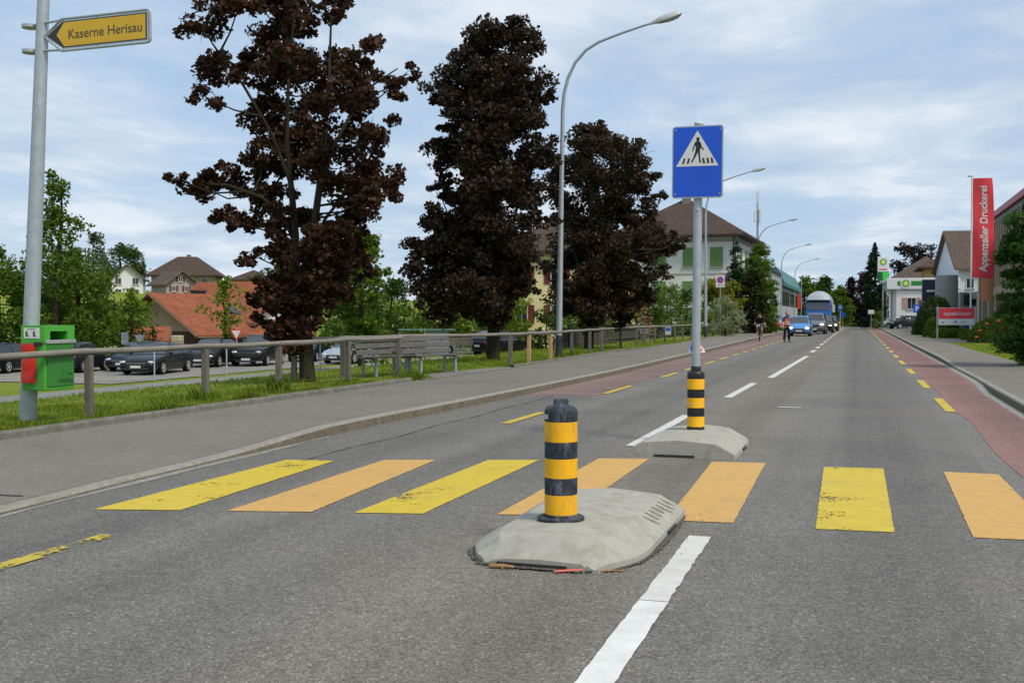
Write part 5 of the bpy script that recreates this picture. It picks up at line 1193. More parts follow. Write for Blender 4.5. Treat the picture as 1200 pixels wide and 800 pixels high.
for x in (-1.2,2.0):
    q = MB().b2(x-.45,x+.45,-1,0,0,1.7).build('pump', WBP, gs, None, .04); MB().b2(x-.35,x+.35,-1.02,-1.005,.9,1.5).build('screen', DARKM, q)
kb = empty('shop_kiosk', (9.6,142,0), 0, 'low white filling station shop with green lettering board, right of the pumps', 'kiosk'); MB().b2(-2.6,2,-2,3,-.2,3.6).build('wall', WBP, kb); MB().b2(-2.3,1.6,-2.05,-2.005,.6,2.3).build('window', GLASSD, kb); MB().b2(-2.0,.6,-2.06,-2.01,2.75,3.3).build('green_sign', LBP, kb)
bs = empty('parking_sign', (6.5,133,0), 0, 'blue square sign below the station canopy', 'road sign'); MB().tube([(0,0,0),(0,0,2.9)], .05, 8).build('pole', GALV, bs); q = MB().b2(-.42,.42,-.08,-.055,2.0,2.95).build('panel', BLUE, bs); text('lettering', 'P', .36, WHITEP, q, (0,-.084,2.47), X, Z, .003, .6, .02)
tt = empty('price_totem', (2.93,142.9,0), 0, 'tall filling station totem with round emblem and green price panel', 'totem')
MB().b2(-.09,.09,-.09,.09,-.1,6.0).build('pole', GALV, tt)
MB().b2(-.67,.67,-.16,.16,6.15,9.15).build('panel', WBP, tt, None, .03)
emblem(tt, (0,8.45), .44, -.162); MB().b2(-.5,.5,-.18,-.165,7.45,7.6).build('red_caption', TR, tt)
q = MB().b2(-.69,.69,-.18,.18,6.1,7.25).build('price_panel', GBP, tt); LED = mat('price_green',(.06,.62,.08),.4)
MB().b2(-.05,.62,-.205,-.185,6.2,7.15).build('bright_panel', LED, q)
for k in range(4): MB().b2(-.6,-.2,-.2,-.185,6.25+.25*k,6.4+.25*k).build('price_line', mat('price_dark',(.01,.05,.015),.5), q)
# ---- company flags and board
FLR = mat('flag_red', (.70,.065,.08), .6, var=.07, scale=1.2)
def flag(loc, label, H, w, z0, z1, m, txt, rz, bulge):
    t_ = empty('flag', loc, rz, label, 'flag', 'advertising flags by the print works'); MB().tube([(0,0,-.1),(0,0,H)], [.062,.05], 12).build('pole', WHITEP, t_, 40)
    MB().box((-.1,0,H-.02),(.35,.05,.06)).build('top_arm', DARKM, t_)
    n, k_ = 24, 10; rows = []
    def pt(a, z): 
        f_ = (z-z0)/(z1-z0); ww = w*(.86+.14*math.sin(f_*PI*.8+.6)); return (.06+a*ww, -bulge*math.sin(a*PI*.9)*(1-f_*.5)+.05*math.sin(f_*9+a*3), z-.10*a*(1-f_))
    b = MB(); b.loft([[pt(j/k_, z0+(z1-z0)*i/n) for j in range(k_+1)] for i in range(n+1)], False, cap=False)
    o = b.build('cloth', m, t_, 80)
    if txt:
        tx = text('lettering', txt, z1-z0-.9, REFL, o, (0,0,0), (0,1,0), (-1,0,0), 0, .66, .025)
        for v in tx.data.vertices:
            a = (v.co.x+w*.55)/w*1.0; z = (v.co.y)+(z0+z1)/2-.05
            p = pt(min(1,max(0,a)), z); v.co = (p[0], p[1]-.02, p[2])
        bk = tx.copy(); bk.data = tx.data.copy(); COL.objects.link(bk); bk.parent = o
        for v in bk.data.vertices: v.co.y += .04
    return t_
flag((6.93,75.1,.1), 'long red flag with white vertical lettering Appenzeller Druckerei on a white pole', 10.5, 1.36, 3.95, 10.35, FLR, 'Appenzeller Druckerei', .18, .16)
fo_ = flag((8.45,86,.1), 'orange tan banner flag with a dark ring, half hidden behind the red flag', 11.4, 1.0, 2.6, 11.2, mat('flag_orange', (.55,.25,.13), .6, var=.12, scale=1), None, .1, .2)
cl_ = [c for c in fo_.children if c.name.startswith('cloth')][0]
rg = MB(); 
for k in range(20):
    a0, a1 = 2*PI*k/20, 2*PI*(k+1)/20
    rg.poly([(.56+.36*math.cos(a0),-.33,9.4+.5*math.sin(a0)),(.56+.36*math.cos(a1),-.33,9.4+.5*math.sin(a1)),(.56+.22*math.cos(a1),-.33,9.4+.32*math.sin(a1)),(.56+.22*math.cos(a0),-.33,9.4+.32*math.sin(a0))])
rg.build('dark_ring', mat('flag_dark',(.09,.07,.07),.6), cl_); MB().b2(.12,.98,-.33,-.32,6.6,7.9).build('dark_block', mat('flag_dark',(.09,.07,.07),.6), cl_)
bd = empty('company_board', (5.92,73.3,.12), YAW*.15, 'low red and white company board on two posts before the clipped bushes', 'sign board')
for x in (-1.12,1.12): MB().box((x,.03,.98),(.09,.09,2.1)).build('post', GALV, bd)
p = MB().b2(-1.06,1.06,-.06,.0,.85,1.95).build('panel', mat('board_white',(.68,.68,.68),.5,var=.04), bd, None, .01)
MB().b2(-1.05,1.05,-.072,-.062,1.26,1.94).build('red_field', FLR, p)
text('lettering', 'Appenzeller Druckerei', 1.62, REFL, p, (.05,-.0725,1.55), X, Z, .003, .27, .012)
f = MB(); f.b2(-.85,-.74,-.07,-.062,1.0,1.08); f.b2(-.12,.02,-.07,-.062,.98,1.14); f.b2(.3,.6,-.07,-.062,1.03,1.07); f.build('small_logo', mat('caption_grey',(.25,.25,.26),.5), p)
# ------------------------------------------------------------------ vehicles
TYRE = mat('tyre_rubber', (.018,.018,.019), .85, var=.3, scale=20); RIM = mat('alloy_rim', (.58,.59,.6), .4, .3, var=.1); ARCH = mat('wheel_well', (.008,.008,.009), .9)
CARG = glass('car_glass', (.03,.036,.042), .05); CARG.node_tree.nodes['Principled BSDF'].inputs['IOR'].default_value = 1.75; SIDEG = glass('car_side_glass', (.012,.014,.016), .05); CHROME = mat('chrome', (.6,.61,.63), .2, .9, var=.05); TRIM = mat('car_trim', (.022,.022,.024), .5)
PLATE = mat('number_plate', (.62,.62,.6), .5, var=.05); TAIL = mat('tail_light_red', (.32,.012,.015), .25, var=.1); HL = mat('headlight_glass', (.55,.57,.6), .12, .3, var=.1)
HLON = emis('headlight_on', (1,.8,.5), 2.2); HLW = emis('headlight_white', (.92,.96,1), 4)
def carpaint(name, col, metal=.35):
    if name in MATS: return MATS[name]
    m, nt, out = nodes(name); co = coords(nt)
    c = ramp(nt, noise(nt, co, 2, 4, .6), [(.3, tuple(k*.9 for k in col)), (.7, col)])
    bsdf(nt, out, c, .32, metal, None, Coat_Weight=.22, Coat_Roughness=.06); MATS[name] = m; return m
STY = {  # stations (t, z bottom, z top, width), greenhouse (t, z)
 'hatch': ([(0,.42,.72,.84),(.02,.30,.90,.93),(.10,.22,.96,.985),(.3,.18,.97,1),(.6,.18,.96,1),(.74,.18,.95,1),(.80,.2,.90,.995),(.90,.2,.80,.97),(.965,.24,.68,.90),(.99,.3,.56,.84),(1,.36,.48,.78)],
           [(.015,.93),(.09,1.36),(.22,1.47),(.42,1.50),(.54,1.47),(.78,.93)], 3.9,1.70),
 'wagon': ([(0,.42,.74,.84),(.015,.32,.92,.93),(.10,.22,.96,.985),(.3,.18,.96,1),(.6,.18,.94,1),(.70,.18,.93,1),(.78,.2,.88,.995),(.90,.2,.80,.97),(.965,.22,.68,.90),(.99,.26,.58,.84),(1,.34,.50,.78)],
           [(.012,.92),(.08,1.32),(.22,1.42),(.42,1.46),(.52,1.43),(.71,.92)], 4.9,1.86),
 'suv':   ([(0,.48,.90,.86),(.02,.36,1.06,.94),(.10,.3,1.10,.985),(.3,.26,1.10,1),(.6,.26,1.09,1),(.70,.26,1.08,1),(.76,.28,1.05,.995),(.90,.28,.98,.97),(.965,.3,.86,.92),(.99,.36,.72,.86),(1,.42,.62,.80)],
           [(.015,1.06),(.07,1.50),(.2,1.65),(.40,1.70),(.52,1.66),(.70,1.06)], 4.65,1.88),
 'coupe': ([(0,.42,.78,.82),(.015,.32,.94,.91),(.10,.22,.97,.97),(.3,.17,.95,1),(.6,.17,.92,1),(.68,.17,.91,1),(.76,.19,.86,.995),(.90,.19,.76,.97),(.965,.2,.64,.90),(.99,.24,.54,.84),(1,.32,.46,.78)],
           [(.07,.92),(.24,1.29),(.36,1.37),(.45,1.39),(.52,1.36),(.70,.90)], 4.7,1.82),
 'van':   ([(0,.42,1.0,.90),(.01,.30,1.1,.97),(.10,.22,1.12,1),(.3,.2,1.12,1),(.6,.2,1.10,1),(.78,.2,1.08,1),(.84,.2,1.05,.995),(.93,.22,.90,.97),(.975,.26,.74,.90),(.99,.3,.6,.86),(1,.36,.5,.80)],
           [(.005,1.08),(.03,1.78),(.12,1.90),(.5,1.92),(.66,1.86),(.86,1.06)], 4.9,1.92)}
def car(label, style, col, loc, rz, cat='car', L=None, Wd=None, lights=None, wheel_r=.325, plate=True, hk=1., group=None, rack=False, bars=True):
    st, gh, L0, W0 = STY[style]; L = L or L0; w = (Wd or W0)/2
    t_ = empty('parked_car' if cat == 'car' and not lights else cat.replace(' ', '_'), loc, rz, label, cat, group)
    xx = lambda t: (t-.5)*L
    secs = []
    for t, zb, zt, k in st:
        zb *= hk; zt *= hk
        y = w*k; h = []
        for (yy, z) in ((0,zb),(y-.10,zb),(y-.02,zb+.09),(y,zb+(zt-zb)*.45),(y-.008,zb+(zt-zb)*.72),(y-.04,zt-.035),(y-.11,zt),(y*.5,zt+.018),(0,zt+.022)): h.append((xx(t),yy,z))
        secs.append(h+[(a,-b_,c) for a,b_,c in h[-2:0:-1]])
    MB().loft(secs, True).build('body', col, t_, 35)
    belt = min(gh[0][1], gh[-1][1])*hk; H = max(z for _,z in gh)*hk
    ys = lambda z: w*(.95-.23*(max(z,belt)-belt)/(H-belt))
    g = []
    for t, z in gh:
        z = max(z*hk, belt+.01)
        h = [(xx(t),ys(belt),belt-.05),(xx(t),ys(max(belt,z-.06)),max(belt-.04,z-.06)),(xx(t),ys(z)-.05,z-.012),(xx(t),ys(z)-.16,z),(xx(t),0,z+.02)]
        g.append(h+[(a,-b_,c) for a,b_,c in h[-2::-1]])
    MB().loft(g, False, cap=False).build('cabin', col, t_, 40)
    # glass: a shade proud of the cabin
    gm = glassm = CARG
    (t0,z0),(t1,z1),(t4,z4),(t5,z5) = gh[0],gh[1],gh[-2],gh[-1]
    z0*=hk; z1*=hk; z4*=hk; z5*=hk
    top = H-.10*hk; lo = belt+.03
    def lerp(a,b_,k): return a+(b_-a)*k
    kf = (top-z5)/(z4-z5); tf = lerp(t5,t4,kf)-.012; kl = (lo-z5)/(z4-z5); tl = lerp(t5,t4,max(0,kl))-.03
    kr = (min(top,z1)-z0)/(z1-z0); tr = lerp(t0,t1,kr)+.02; trl = lerp(t0,t1,max(0,(lo-z0)/(z1-z0)))+.03
    mids = [.30,.52] if style in ('wagon','suv','van') else ([.36,.58] if style == 'hatch' else [.40])
    edges = [(trl,tr)]+[(m,m) for m in mids]+[(tl,tf)]
    for s in (-1,1):
        for (a0,a1),(b0,b1) in zip(edges[:-1],edges[1:]):
            if b0-a0 < .04: continue
            q = [(xx(a0)+.035,s*(ys(lo)+.006),lo),(xx(b0)-.035,s*(ys(lo)+.006),lo),(xx(b1)-.035,s*(ys(top)+.006),top),(xx(a1)+.035,s*(ys(top)+.006),top)]
            MB().prism([(p[0],p[2]) for p in q], (0,0,0), (1,0,0), (0,0,1), (0,.0001,0)) if False else None
            b = MB(); b.poly(q); b.poly([(p[0],p[1]-s*.02,p[2]) for p in q][::-1])
            for i in range(4): a_, c_ = q[i], q[(i+1)%4]; b.poly([a_,c_,(c_[0],c_[1]-s*.02,c_[2]),(a_[0],a_[1]-s*.02,a_[2])])
            b.build('side_window', SIDEG, t_)
        b = MB(); b.tube([(xx(edges[0][0]),s*(ys(belt)+.008),belt+.005),(xx(tl+.02),s*(ys(belt)+.008),belt+.005)], .010, 5); b.build('window_trim', CHROME if style != 'van' else TRIM, t_, 40)
    def screen(nm, ta, za, tb, zb_, out):
        b = MB(); q = []
        for k in (.07,.93):
            t, z = lerp(ta,tb,k), lerp(za,zb_,k); yy = ys(z)-.09
            q.append([(xx(t)+out*.012, yy*c, z+.012+.012*(1-c*c)) for c in (-1,-.5,0,.5,1)])
        b.loft(q, False, cap=False); b.build(nm, CARG, t_, 60)
    screen('windscreen', t5, z5+.0, t4, z4-.01, 1); screen('rear_window', t0, lerp(z0,z1,.15), t1, z1-.02, -1)
    for tx in (.19,.805):
        for s in (-1,1):
            x = xx(tx); R_ = wheel_r
            b = MB(); zb_ = (.24 if style == 'suv' else .17)*hk; p = [(R_*1.15*math.cos(a),R_*1.15*math.sin(a)) for a in np.linspace(-.45,PI+.45,18)]
            b.prism([(px,pz) for px,pz in p], (x,s*(w-.03),R_), (1,0,0), (0,0,1), (0,s*.034,0)); b.build('wheel_arch', ARCH, t_)
            M_ = Matrix.Translation((x,s*(w-.10),R_)) @ Matrix.Rotation(PI/2*-s,4,'X')
            b = MB(); b.lathe([(R_*.66,-.10),(R_-.02,-.10),(R_,-.07),(R_,.09),(R_-.025,.125),(R_*.66,.125)], 24); b.v = [tuple(M_ @ Vector(v)) for v in b.v]
            wh = b.build('wheel', TYRE, t_, 40)
            b = MB(); b.lathe([(R_*.65,.11),(R_*.67,.132),(R_*.60,.134),(R_*.58,.115)], 24); b.lathe([(R_*.15,.11),(R_*.15,.13),(R_*.05,.135)], 12)
            for k in range(5):
                a = k*2*PI/5; b.box((math.cos(a)*R_*.36,math.sin(a)*R_*.36,.122),(R_*.5,R_*.15,.018),a)
            b.v = [tuple(M_ @ Vector(v)) for v in b.v]; b.build('rim', RIM, wh)
    zt = st[-3][2]*hk; zg = zt-.18
    for s in (-1,1):
        M_ = Matrix.Translation((xx(.968),s*w*.70,zt-.075)) @ Matrix.Rotation(-s*.42,4,'Z')
        b = MB(); b.ell((0,0,0),(.12,.20,.075 if style != 'van' else .12),10,7,0,M_); b.build('headlight', (lights or HL), t_, 60)
        b = MB(); b.ell((xx(.012),s*w*.74,st[1][2]*hk-.13),(.05,.16,.09 if style != 'van' else .2),8,6); b.build('tail_light', TAIL, t_, 60)
        b = MB(); b.ell((xx(tl-.015),s*(w+.07),belt+.07),(.07,.11,.075),8,6); b.build('wing_mirror', col, t_, 60)
        for tx in ((.36,.56) if len(mids) > 1 else (.48,)): MB().box((xx(tx)-.0,s*(w-.0),belt-.14),(.14,.03,.025)).build('door_handle', CHROME, t_)
        for tx in [m for m in mids]:
            MB().box((xx(tx),s*(w*.995),belt-.33),(.008,.012,.55)).build('door_seam', TRIM, t_)
    x1 = xx(1)-.022
    MB().box((x1,0,zg-.03),(.07,w*.95,.17)).build('grille', TRIM, t_, None, .02); MB().box((x1+.004,0,zg+.065),(.075,w*1.0,.022)).build('grille_trim', CHROME, t_)
    MB().box((xx(1)-.02,0,.30*hk),(.06,w*1.25,.12)).build('lower_intake', TRIM, t_, None, .02)
    if plate:
        MB().box((xx(1)+.012,0,.40*hk),(.02,.50,.11)).build('number_plate', PLATE, t_); MB().box((xx(0)-.012,0,.72*hk),(.02,.50,.12)).build('number_plate', PLATE, t_)
    if rack:
        for s in (-1,1): MB().tube([(xx(.14),s*ys(H)*.86,H-.02),(xx(.18),s*ys(H)*.86,H+.04),(xx(.46),s*ys(H)*.86,H+.04),(xx(.50),s*ys(H)*.86,H-.02)], .016, 6).build('roof_rail', TRIM, t_, 40)
    return t_
BLK = carpaint('paint_black', (.006,.0065,.008)); NVY = carpaint('paint_navy', (.008,.012,.022)); SIL = carpaint('paint_silver', (.50,.53,.57), .6); LBL = carpaint('paint_light_blue', (.10,.30,.66), .3); REDP = carpaint('paint_red', (.36,.008,.014), .2); WHTP = carpaint('paint_white', (.66,.67,.68), .0); GRYP = carpaint('paint_grey', (.2,.21,.22), .5)
R_ = math.radians
def pk(label, style, col, x, y, heading, **k): return car(label, style, col, (x,y,gz(x,y)+.03), R_(heading), group='cars in the car park', **k)
# heading: direction the bonnet points, degrees from +X
pk('black estate car with chrome grille facing the road, nearest in the car park', 'wagon', BLK, -32.5, 44.1, -77, rack=True)
pk('dark car with silver bumper beside the black estate, left of it', 'wagon', GRYP if False else NVY, -35.3, 46.6, -77)
pk('dark hatchback seen from behind, left beyond the green bin', 'hatch', NVY, -37.0, 43.9, 104)
pk('dark car at the left picture edge showing its red tail light', 'wagon', NVY, -40.2, 42.6, 104)
pk('black compact car behind the fence post, right of the black estate', 'hatch', BLK, -34.2, 51.3, -77, Wd=1.78, L=4.3)
pk('large black off-roader facing left below the barn roof', 'suv', BLK, -32.5, 53.4, -77)
pk('dark car half hidden behind the bronze maple trunk', 'hatch', NVY, -32.6, 59.4, -77, L=4.3)
pk('silver two door coupe facing left, right of the bronze maple', 'coupe', SIL, -28.9, 57.8, -90)
pk('white and red estate car seen through the slats of the second bench', 'wagon', WHTP, -27.6, 74.6, 18+180)
pk('black off-roader with spare wheel seen from behind, under the dense blackish maple', 'suv', BLK, -23.4, 69.8, 62, hk=1.08)
pk('dark estate car far back between the two benches', 'wagon', GRYP, -32, 70, 190)
# the queue on the road
Q = 'cars waiting in the queue on the road'
car('light blue small car with lit headlight, first in the queue behind the officer', 'hatch', LBL, (-4.35,87.2,0), R_(-91), L=3.7, Wd=1.68, lights=HLON, hk=1.05, group=Q)
car('dark off-roader with bright headlights, second in the queue behind the light blue car', 'suv', GRYP, (-3.65,98.5,0), R_(-91), lights=HLW, hk=1.08, group=Q)
car('black car with warm headlights, third in the queue', 'wagon', BLK, (-3.2,108.5,0), R_(-91), lights=HLON, group=Q, hk=1.12)
car('black car at the back of the queue just before the lorry', 'hatch', BLK, (-2.9,118.5,0), R_(-91), lights=HLW, L=4.3, Wd=1.8, group=Q, hk=1.1)
car('red hatchback parked across the forecourt behind the cyclist', 'hatch', REDP, (-9.2,114.5,gz(-9.2,114.5)), R_(-32), L=4.0, group='cars on the forecourt')
car('silver van like car behind the red hatchback', 'hatch', SIL, (-8.8,120.5,gz(-9,120)), R_(-40), L=4.1, hk=1.08, group='cars on the forecourt')
car('white car parked before the white van on the right', 'coupe', WHTP, (4.3,154.5,.12), R_(186), group='cars at the filling station', L=4.6)
car('black car with its front towards the pavement, right of the white car', 'suv', NVY, (5.4,133.0,.12), R_(208), group='cars at the filling station', hk=.92)
car('white delivery van under the station canopy', 'van', WHTP, (4.2,163,.1), R_(184), 'van', hk=1.25, L=5.6, Wd=2.0, group='cars at the filling station')
# tanker lorry
tk = empty('lorry', (-4.15,127,.0), R_(-91), 'blue tanker lorry with silver domed tank, last in the queue', 'lorry')
tk.scale = (1.09,1.09,1.15); TB = carpaint('paint_lorry_blue', (.02,.14,.52), .2); TS = mat('tank_steel', (.52,.53,.55), .3, .6, var=.1)
b = MB(); b.loft([[(x,-1.22,.55),(x,-1.22,z*.97),(x,-1.1,z),(x,1.1,z),(x,1.22,z*.97),(x,1.22,.55)] for x,z in ((2.2,2.95),(3.9,2.95),(4.25,2.75),(4.42,1.7),(4.45,.6))], True); b.build('cab', TB, tk, 30)
b = MB(); b.loft([[(4.30,-1.1,2.68),(4.30,1.1,2.68)],[(4.42,-1.12,1.98),(4.42,1.12,1.98)]], False, cap=False); b.build('windscreen', CARG, tk)
MB().b2(4.0,4.62,-1.2,1.2,.35,.85).build('bumper', GRYP, tk, None, .05); MB().b2(4.44,4.52,-.9,.9,.95,1.42).build('grille', TRIM, tk, None, .02); MB().b2(4.28,4.4,-1.15,1.15,2.72,2.92).build('sun_visor', NVY, tk)
for s in (-1,1):
    MB().box((4.6,s*.92,.62),(.06,.36,.2)).build('headlight', HLW if s > 0 else HL, tk, None, .03); MB().box((4.35,s*1.5,2.1),(.12,.24,.7)).build('wing_mirror', TRIM if s < 0 else WHTP, tk, None, .04)
    MB().box((3.2,s*1.225,2.1),(.9,.02,.75)).build('side_window', CARG, tk); MB().tube([(4.3,s*1.2,2.3),(4.35,s*1.5,2.4)], .03, 6).build('mirror_arm', TRIM, tk)
    for x in (3.3,-1.6,-3.0):
        b = MB(); M_ = Matrix.Translation((x,s*1.05,.5)) @ Matrix.Rotation(PI/2*-s,4,'X'); b.lathe([(.3,-.15),(.48,-.15),(.5,-.1),(.5,.1),(.47,.16),(.3,.16)], 20); b.v = [tuple(M_ @ Vector(v)) for v in b.v]; wh = b.build('wheel', TYRE, tk, 40)
        b = MB(); b.lathe([(.31,.1),(.31,.15),(.1,.17)], 16); b.v = [tuple(M_ @ Vector(v)) for v in b.v]; b.build('rim', RIM, wh)
b = MB(); n = 20; rings = []
for x, k in ((-4.6,.2),(-4.5,.75),(-4.3,.95),(-4.0,1),(1.7,1),(1.95,.95),(2.1,.75),(2.15,.2)): rings.append([(x,1.22*k*math.cos(a),2.55+1.28*k*math.sin(a)) for a in np.linspace(0,2*PI,n,endpoint=False)])
b.loft(rings, True); b.build('tank', TS, tk, 50)
b = MB(); rings = []
for x, z, k in ((2.1,3.85,1),(2.9,3.8,1.),(3.7,3.45,.97),(4.05,2.97,.95)): rings.append([(x,-1.2*k,2.94)]+[(x,1.2*k*math.cos(a),2.94+(z-2.94)*math.sin(a)) for a in np.linspace(PI,0,13)]+[(x,1.2*k,2.94)])
b.loft(rings, False, cap=False); b.build('roof_fairing', TS, tk, 50); MB().b2(-4.6,2.3,-.5,.5,.7,1.3).build('chassis', TRIM, tk)
# ------------------------------------------------------------------ people
SKIN = mat('skin', (.42,.24,.165), .55, var=.08); HAIR = mat('hair_dark', (.03,.02,.015), .7); NAVY = mat('cloth_navy', (.012,.014,.024), .8, var=.25, scale=12); CBLUE = mat('cloth_blue', (.02,.05,.26), .75); VEST = mat('vest_orange', (.95,.21,.075), .6, var=.1, scale=8); REFB = mat('reflective_band', (.62,.62,.55), .35); SHOE = mat('shoe_black', (.012,.012,.012), .5); CGREY = mat('cloth_grey', (.24,.24,.26), .8, var=.2); CBLK = mat('cloth_black', (.012,.012,.014), .8, var=.3, scale=10); BEIGE = mat('bag_beige', (.36,.2,.09), .7)
def skin(name, V, E, Rr, m, parent, root=0, lev=2):
    me = bpy.data.meshes.new(name); me.from_pydata(V, E, []); o = bpy.data.objects.new(name, me); COL.objects.link(o); o.parent = parent; me.materials.append(m)
    bpy.context.view_layer.objects.active = o
    md = o.modifiers.new('skin', 'SKIN'); md.use_smooth_shade = True
    if not me.skin_vertices: me.skin_vertices.new()
    d = me.skin_vertices[0].data
    for i, r in enumerate(Rr): d[i].radius = (r, r) if not isinstance(r, tuple) else r; d[i].use_root = (i == root)
    s = o.modifiers.new('sub', 'SUBSURF'); s.levels = lev; s.render_levels = lev
    dg = bpy.context.evaluated_depsgraph_get(); dg.update(); m2 = bpy.data.meshes.new_from_object(o.evaluated_get(dg))
    o.modifiers.clear(); o.data = m2; m2.name = name; bpy.data.meshes.remove(me)
    if not m2.materials: m2.materials.append(m)
    m2.polygons.foreach_set('use_smooth', [True]*len(m2.polygons))
    return o
def chain(pts, off=0): return [(off+i, off+i+1) for i in range(len(pts)-1)]
def hand(V, E, Rr, wrist_i, wrist, d, side, curl=.35):
    """palm, four bent fingers of different lengths and a thumb, grown from the wrist along d"""
    d = Vector(d).normalized(); s = d.cross(Vector(side)).normalized(); n = d.cross(s).normalized()
    w = Vector(wrist); p = w+d*.05; V.append(tuple(p)); Rr.append((.035,.016)); E.append((wrist_i, len(V)-1)); k = len(V)-1
    for j,(o_,L) in enumerate(((-.03,.07),(-.01,.08),(.01,.076),(.03,.06))):
        a = p+d*.045+s*o_; b_ = a+d*L*.5+n*L*.1*curl; c = b_+d*L*.4*(1-curl)+n*L*.5*curl
        i0 = len(V); V += [tuple(a),tuple(b_),tuple(c)]; Rr += [.010,.0095,.008]; E += [(k,i0),(i0,i0+1),(i0+1,i0+2)]
    a = w+d*.03-s*.038; b_ = a+d*.035-s*.022; i0 = len(V); V += [tuple(a),tuple(b_)]; Rr += [.012,.010]; E += [(wrist_i,i0),(i0,i0+1)]
def face(parent, c, yaw, hair=True, helmet=None):
    """head details at centre c: looking along -Y turned by yaw"""
    M_ = Matrix.Translation(c) @ Matrix.Rotation(yaw,4,'Z')
    h = MB(); h.ell((0,0,0),(.076,.098,.115),16,12,0,M_); h.ell((0,-.098,-.012),(.014,.022,.022),8,6,0,M_)
    for s in (-1,1): h.ell((s*.077,.01,-.005),(.012,.022,.032),8,6,0,M_)
    h.ell((0,-.03,-.085),(.05,.06,.04),10,6,0,M_)
    ho = h.build('head', SKIN, parent, 80)
    e = MB()
    for s in (-1,1): e.ell((s*.032,-.088,.012),(.013,.008,.007),8,6,0,M_)
    e.build('eyes', mat('eye_dark', (.02,.015,.012), .3), ho, 80)
    MB().ell((0,-.088,-.055),(.024,.008,.006),8,5,0,M_).build('mouth', mat('lip', (.25,.09,.07), .5), ho, 80)
    if hair: 
        b = MB(); b.ell((0,.018,.03),(.083,.098,.098),14,9,0,M_); b.build('hair', HAIR, parent, 80)
    return ho
# traffic officer in the orange vest, radio held up to the face
po = empty('person', (-3.99,64.4,0), YAW+.12, 'person in orange hi-vis vest and navy trousers standing on the road, radio at the mouth', 'person')
V = [(0,0,.95),(0,.0,1.12),(0,.0,1.30),(0,.0,1.43),(0,-.005,1.52),(0,-.01,1.60)]; E = chain(V); Rr = [.115,.105,.12,.09,.055,.055]
def limb(pts, rr, a):
    i0 = len(V); V.extend(pts); Rr.extend(rr); E.append((a,i0)); E.extend((i0+i,i0+i+1) for i in range(len(pts)-1)); return len(V)-1
for s in (-1,1): limb([(s*.10,0,.90),(s*.125,-.02,.50),(s*.15,.01,.10),(s*.16,-.10,.05)], [.09,.062,.042,.038], 0)
r_ = limb([(-.19,0,1.42),(-.25,.03,1.16),(-.24,-.06,.95)], [.06,.045,.032], 3); hand(V,E,Rr,r_,V[r_],(.02,-.35,-1),(0,-1,0))
l_ = limb([(.19,0,1.42),(.24,-.05,1.18),(.10,-.20,1.36)], [.06,.045,.032], 3); hand(V,E,Rr,l_,V[l_],(-.5,-.1,.75),(0,-1,0),.8)
skin('body', V, E, Rr, SKIN, po)
face(po, (0,-.02,1.665), .1)
skin('trousers', [(0,0,.98),(0,0,.90),(.10,0,.86),(.125,-.02,.50),(.15,.012,.08),(-.10,0,.86),(-.125,-.02,.50),(-.15,.012,.08)], [(0,1),(1,2),(2,3),(3,4),(1,5),(5,6),(6,7)], [.15,.15,.105,.082,.075,.105,.082,.075], NAVY, po, 1)
skin('shirt', [(0,0,1.0),(0,0,1.2),(0,0,1.36),(0,0,1.47),(.19,0,1.41),(.245,-.045,1.19),(-.19,0,1.41),(-.25,.03,1.17),(0,-.005,1.53)], [(0,1),(1,2),(2,3),(3,4),(4,5),(3,6),(6,7),(3,8)], [.145,.145,.155,.115,.075,.062,.075,.062,.068], CBLUE, po, 1)
skin('vest', [(0,0,.99),(0,0,1.15),(0,0,1.32),(0,0,1.45)], [(0,1),(1,2),(2,3)], [.158,.158,.17,.125], VEST, po, 1)
b = MB(); n = 20
for z in (1.08,1.2): b.loft([[(.168*math.cos(a),.168*math.sin(a),z+dz) for a in np.linspace(0,2*PI,n,endpoint=False)] for dz in (0,.03)], True, cap=False)
b.build('reflective_band', REFB, po, 60)
MB().loft([[(.162*math.cos(a),.162*math.sin(a),z) for a in np.linspace(0,2*PI,n,endpoint=False)] for z in (.955,1.0)], True, cap=False).build('belt', SHOE, po, 60)
MB().box((-.20,.0,.84),(.07,.16,.2)).build('pouch', SHOE, po, None, .02)
b = MB(); b.box((.045,-.17,1.56),(.05,.035,.14)); b.tube([(.06,-.17,1.62),(.06,-.17,1.72)], .006, 6); b.build('radio', SHOE, po)
for s in (-1,1): MB().ell((s*.155,-.07,.045),(.05,.135,.05),10,6).build('shoe', SHOE, po, 60)
# cyclist and bicycle
cy = (-5.72,66.4); crz = YAW-.25
bk = empty('bicycle', (*cy,.0), crz, 'dark bicycle seen from the front, ridden along the left kerb', 'bicycle')
for y, nm in ((-.52,'front'),(.52,'rear')):
    b = MB(); b.tube([(0,y+.33*math.cos(a),.345+.33*math.sin(a)) for a in np.linspace(0,2*PI,29)], .02, 6, cap=False); wh = b.build('wheel', TYRE, bk, 50)
    b = MB()
    for k in range(12): a = k*PI/6; b.tube([(0,y,.345),(0,y+.32*math.cos(a),.345+.32*math.sin(a))], .003, 3)
    b.tube([(-.05,y,.345),(.05,y,.345)], .02, 6); b.build('spokes', RIM, wh)
FRM = mat('bike_frame', (.03,.03,.035), .4, .3)
b = MB(); b.tube([(0,-.36,.88),(0,.08,.33)], .02, 8); b.tube([(0,-.36,.92),(0,.16,.86)], .018, 8); b.tube([(0,.08,.33),(0,.2,.95)], .018, 8)
for s in (-1,1): b.tube([(s*.04,.52,.345),(s*.03,.08,.33)], .011, 6); b.tube([(s*.04,.52,.345),(s*.02,.17,.83)], .010, 6)
b.build('frame', FRM, bk, 50)
b = MB(); b.tube([(0,-.36,1.02),(0,-.38,.8),(0,-.42,.66)], .018, 8)
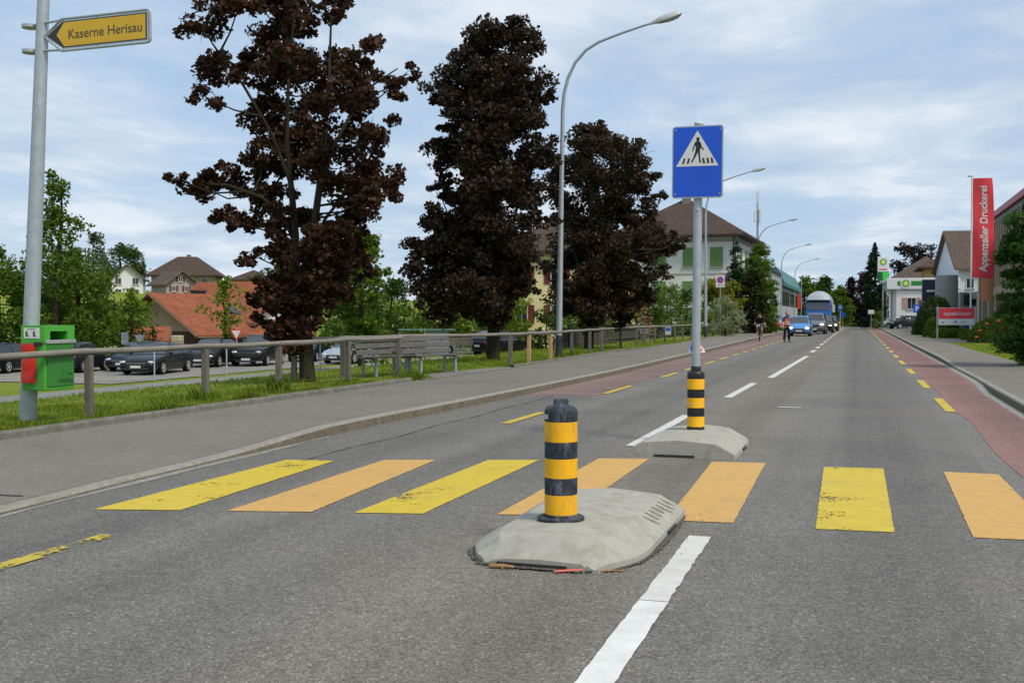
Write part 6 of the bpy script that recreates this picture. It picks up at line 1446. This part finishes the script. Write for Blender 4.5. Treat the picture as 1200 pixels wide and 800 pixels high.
for s in (-1,1): b.tube([(0,-.42,.68),(s*.05,-.45,.62),(s*.05,-.52,.345)], .013, 6)
b.build('fork', FRM, bk, 50)
b = MB(); b.tube([(-.3,-.30,1.06),(-.1,-.38,1.04),(.1,-.38,1.04),(.3,-.30,1.06)], .014, 8); b.build('handlebar', FRM, bk, 50)
MB().ell((0,.22,.97),(.07,.14,.035),10,6).build('saddle', SHOE, bk, 60); b = MB(); b.tube([(-.09,.08,.33),(.09,.08,.33)], .015, 6); b.box((.13,.08,.18),(.1,.07,.02)); b.tube([(.09,.08,.33),(.09,.08,.18)], .012, 6); b.box((-.13,.08,.48),(.1,.07,.02)); b.tube([(-.09,.08,.33),(-.09,.08,.48)], .012, 6); b.build('crank', DARKM, bk, 50)
b = MB(); b.box((.0,-.44,.98),(.07,.05,.06)); b.build('lamp', WHITEP, bk, None, .01)
pc = empty('person', (*cy,.0), crz, 'person cycling towards the viewer in dark jacket, grey shorts and black helmet', 'person')
V = [(0,.20,1.03),(0,.12,1.20),(0,.02,1.38),(0,-.05,1.48),(0,-.09,1.55),(0,-.11,1.60)]; E = chain(V); Rr = [.11,.10,.115,.085,.055,.055]
l1 = limb([(.10,.14,.98),(.14,-.16,.70),(.12,.10,.26),(.125,-.06,.225)], [.085,.06,.042,.036], 0); l2 = limb([(-.10,.14,.98),(-.15,-.22,.92),(-.12,.06,.56),(-.125,-.09,.525)], [.085,.06,.042,.036], 0)
for s in (-1,1):
    a_ = limb([(s*.19,-.02,1.44),(s*.28,-.10,1.22),(s*.27,-.27,1.10)], [.055,.042,.03], 3); hand(V,E,Rr,a_,V[a_],(s*.05,-.8,-.45),(1,0,0),.8)
skin('body', V, E, Rr, SKIN, pc)
face(pc, (0,-.13,1.665), 0, False)
b = MB(); b.ell((0,-.11,1.715),(.105,.14,.09),14,9); b.build('helmet', CBLK, pc, 60)
skin('jacket', [(0,.2,1.04),(0,.12,1.2),(0,.02,1.36),(0,-.05,1.48),(.19,-.02,1.43),(.28,-.10,1.22),(.27,-.25,1.115),(-.19,-.02,1.43),(-.28,-.10,1.22),(-.27,-.25,1.115),(0,-.088,1.545)], [(0,1),(1,2),(2,3),(3,4),(4,5),(5,6),(3,7),(7,8),(8,9),(3,10)], [.145,.145,.16,.12,.085,.072,.058,.085,.072,.058,.075], CBLK, pc, 1)
skin('shorts', [(0,.2,1.04),(.10,.13,.98),(.135,-.12,.74),(-.10,.13,.98),(-.145,-.16,.93)], [(0,1),(1,2),(0,3),(3,4)], [.145,.105,.085,.105,.085], CGREY, pc, 0)
for p in ((.125,-.03,.215),(-.125,-.06,.515)): MB().ell(p,(.045,.12,.045),10,6).build('shoe', mat('shoe_white',(.6,.6,.6),.6), pc, 60)
MB().box((.33,.02,.98),(.12,.22,.3)).build('bag', BEIGE, pc, None, .04)
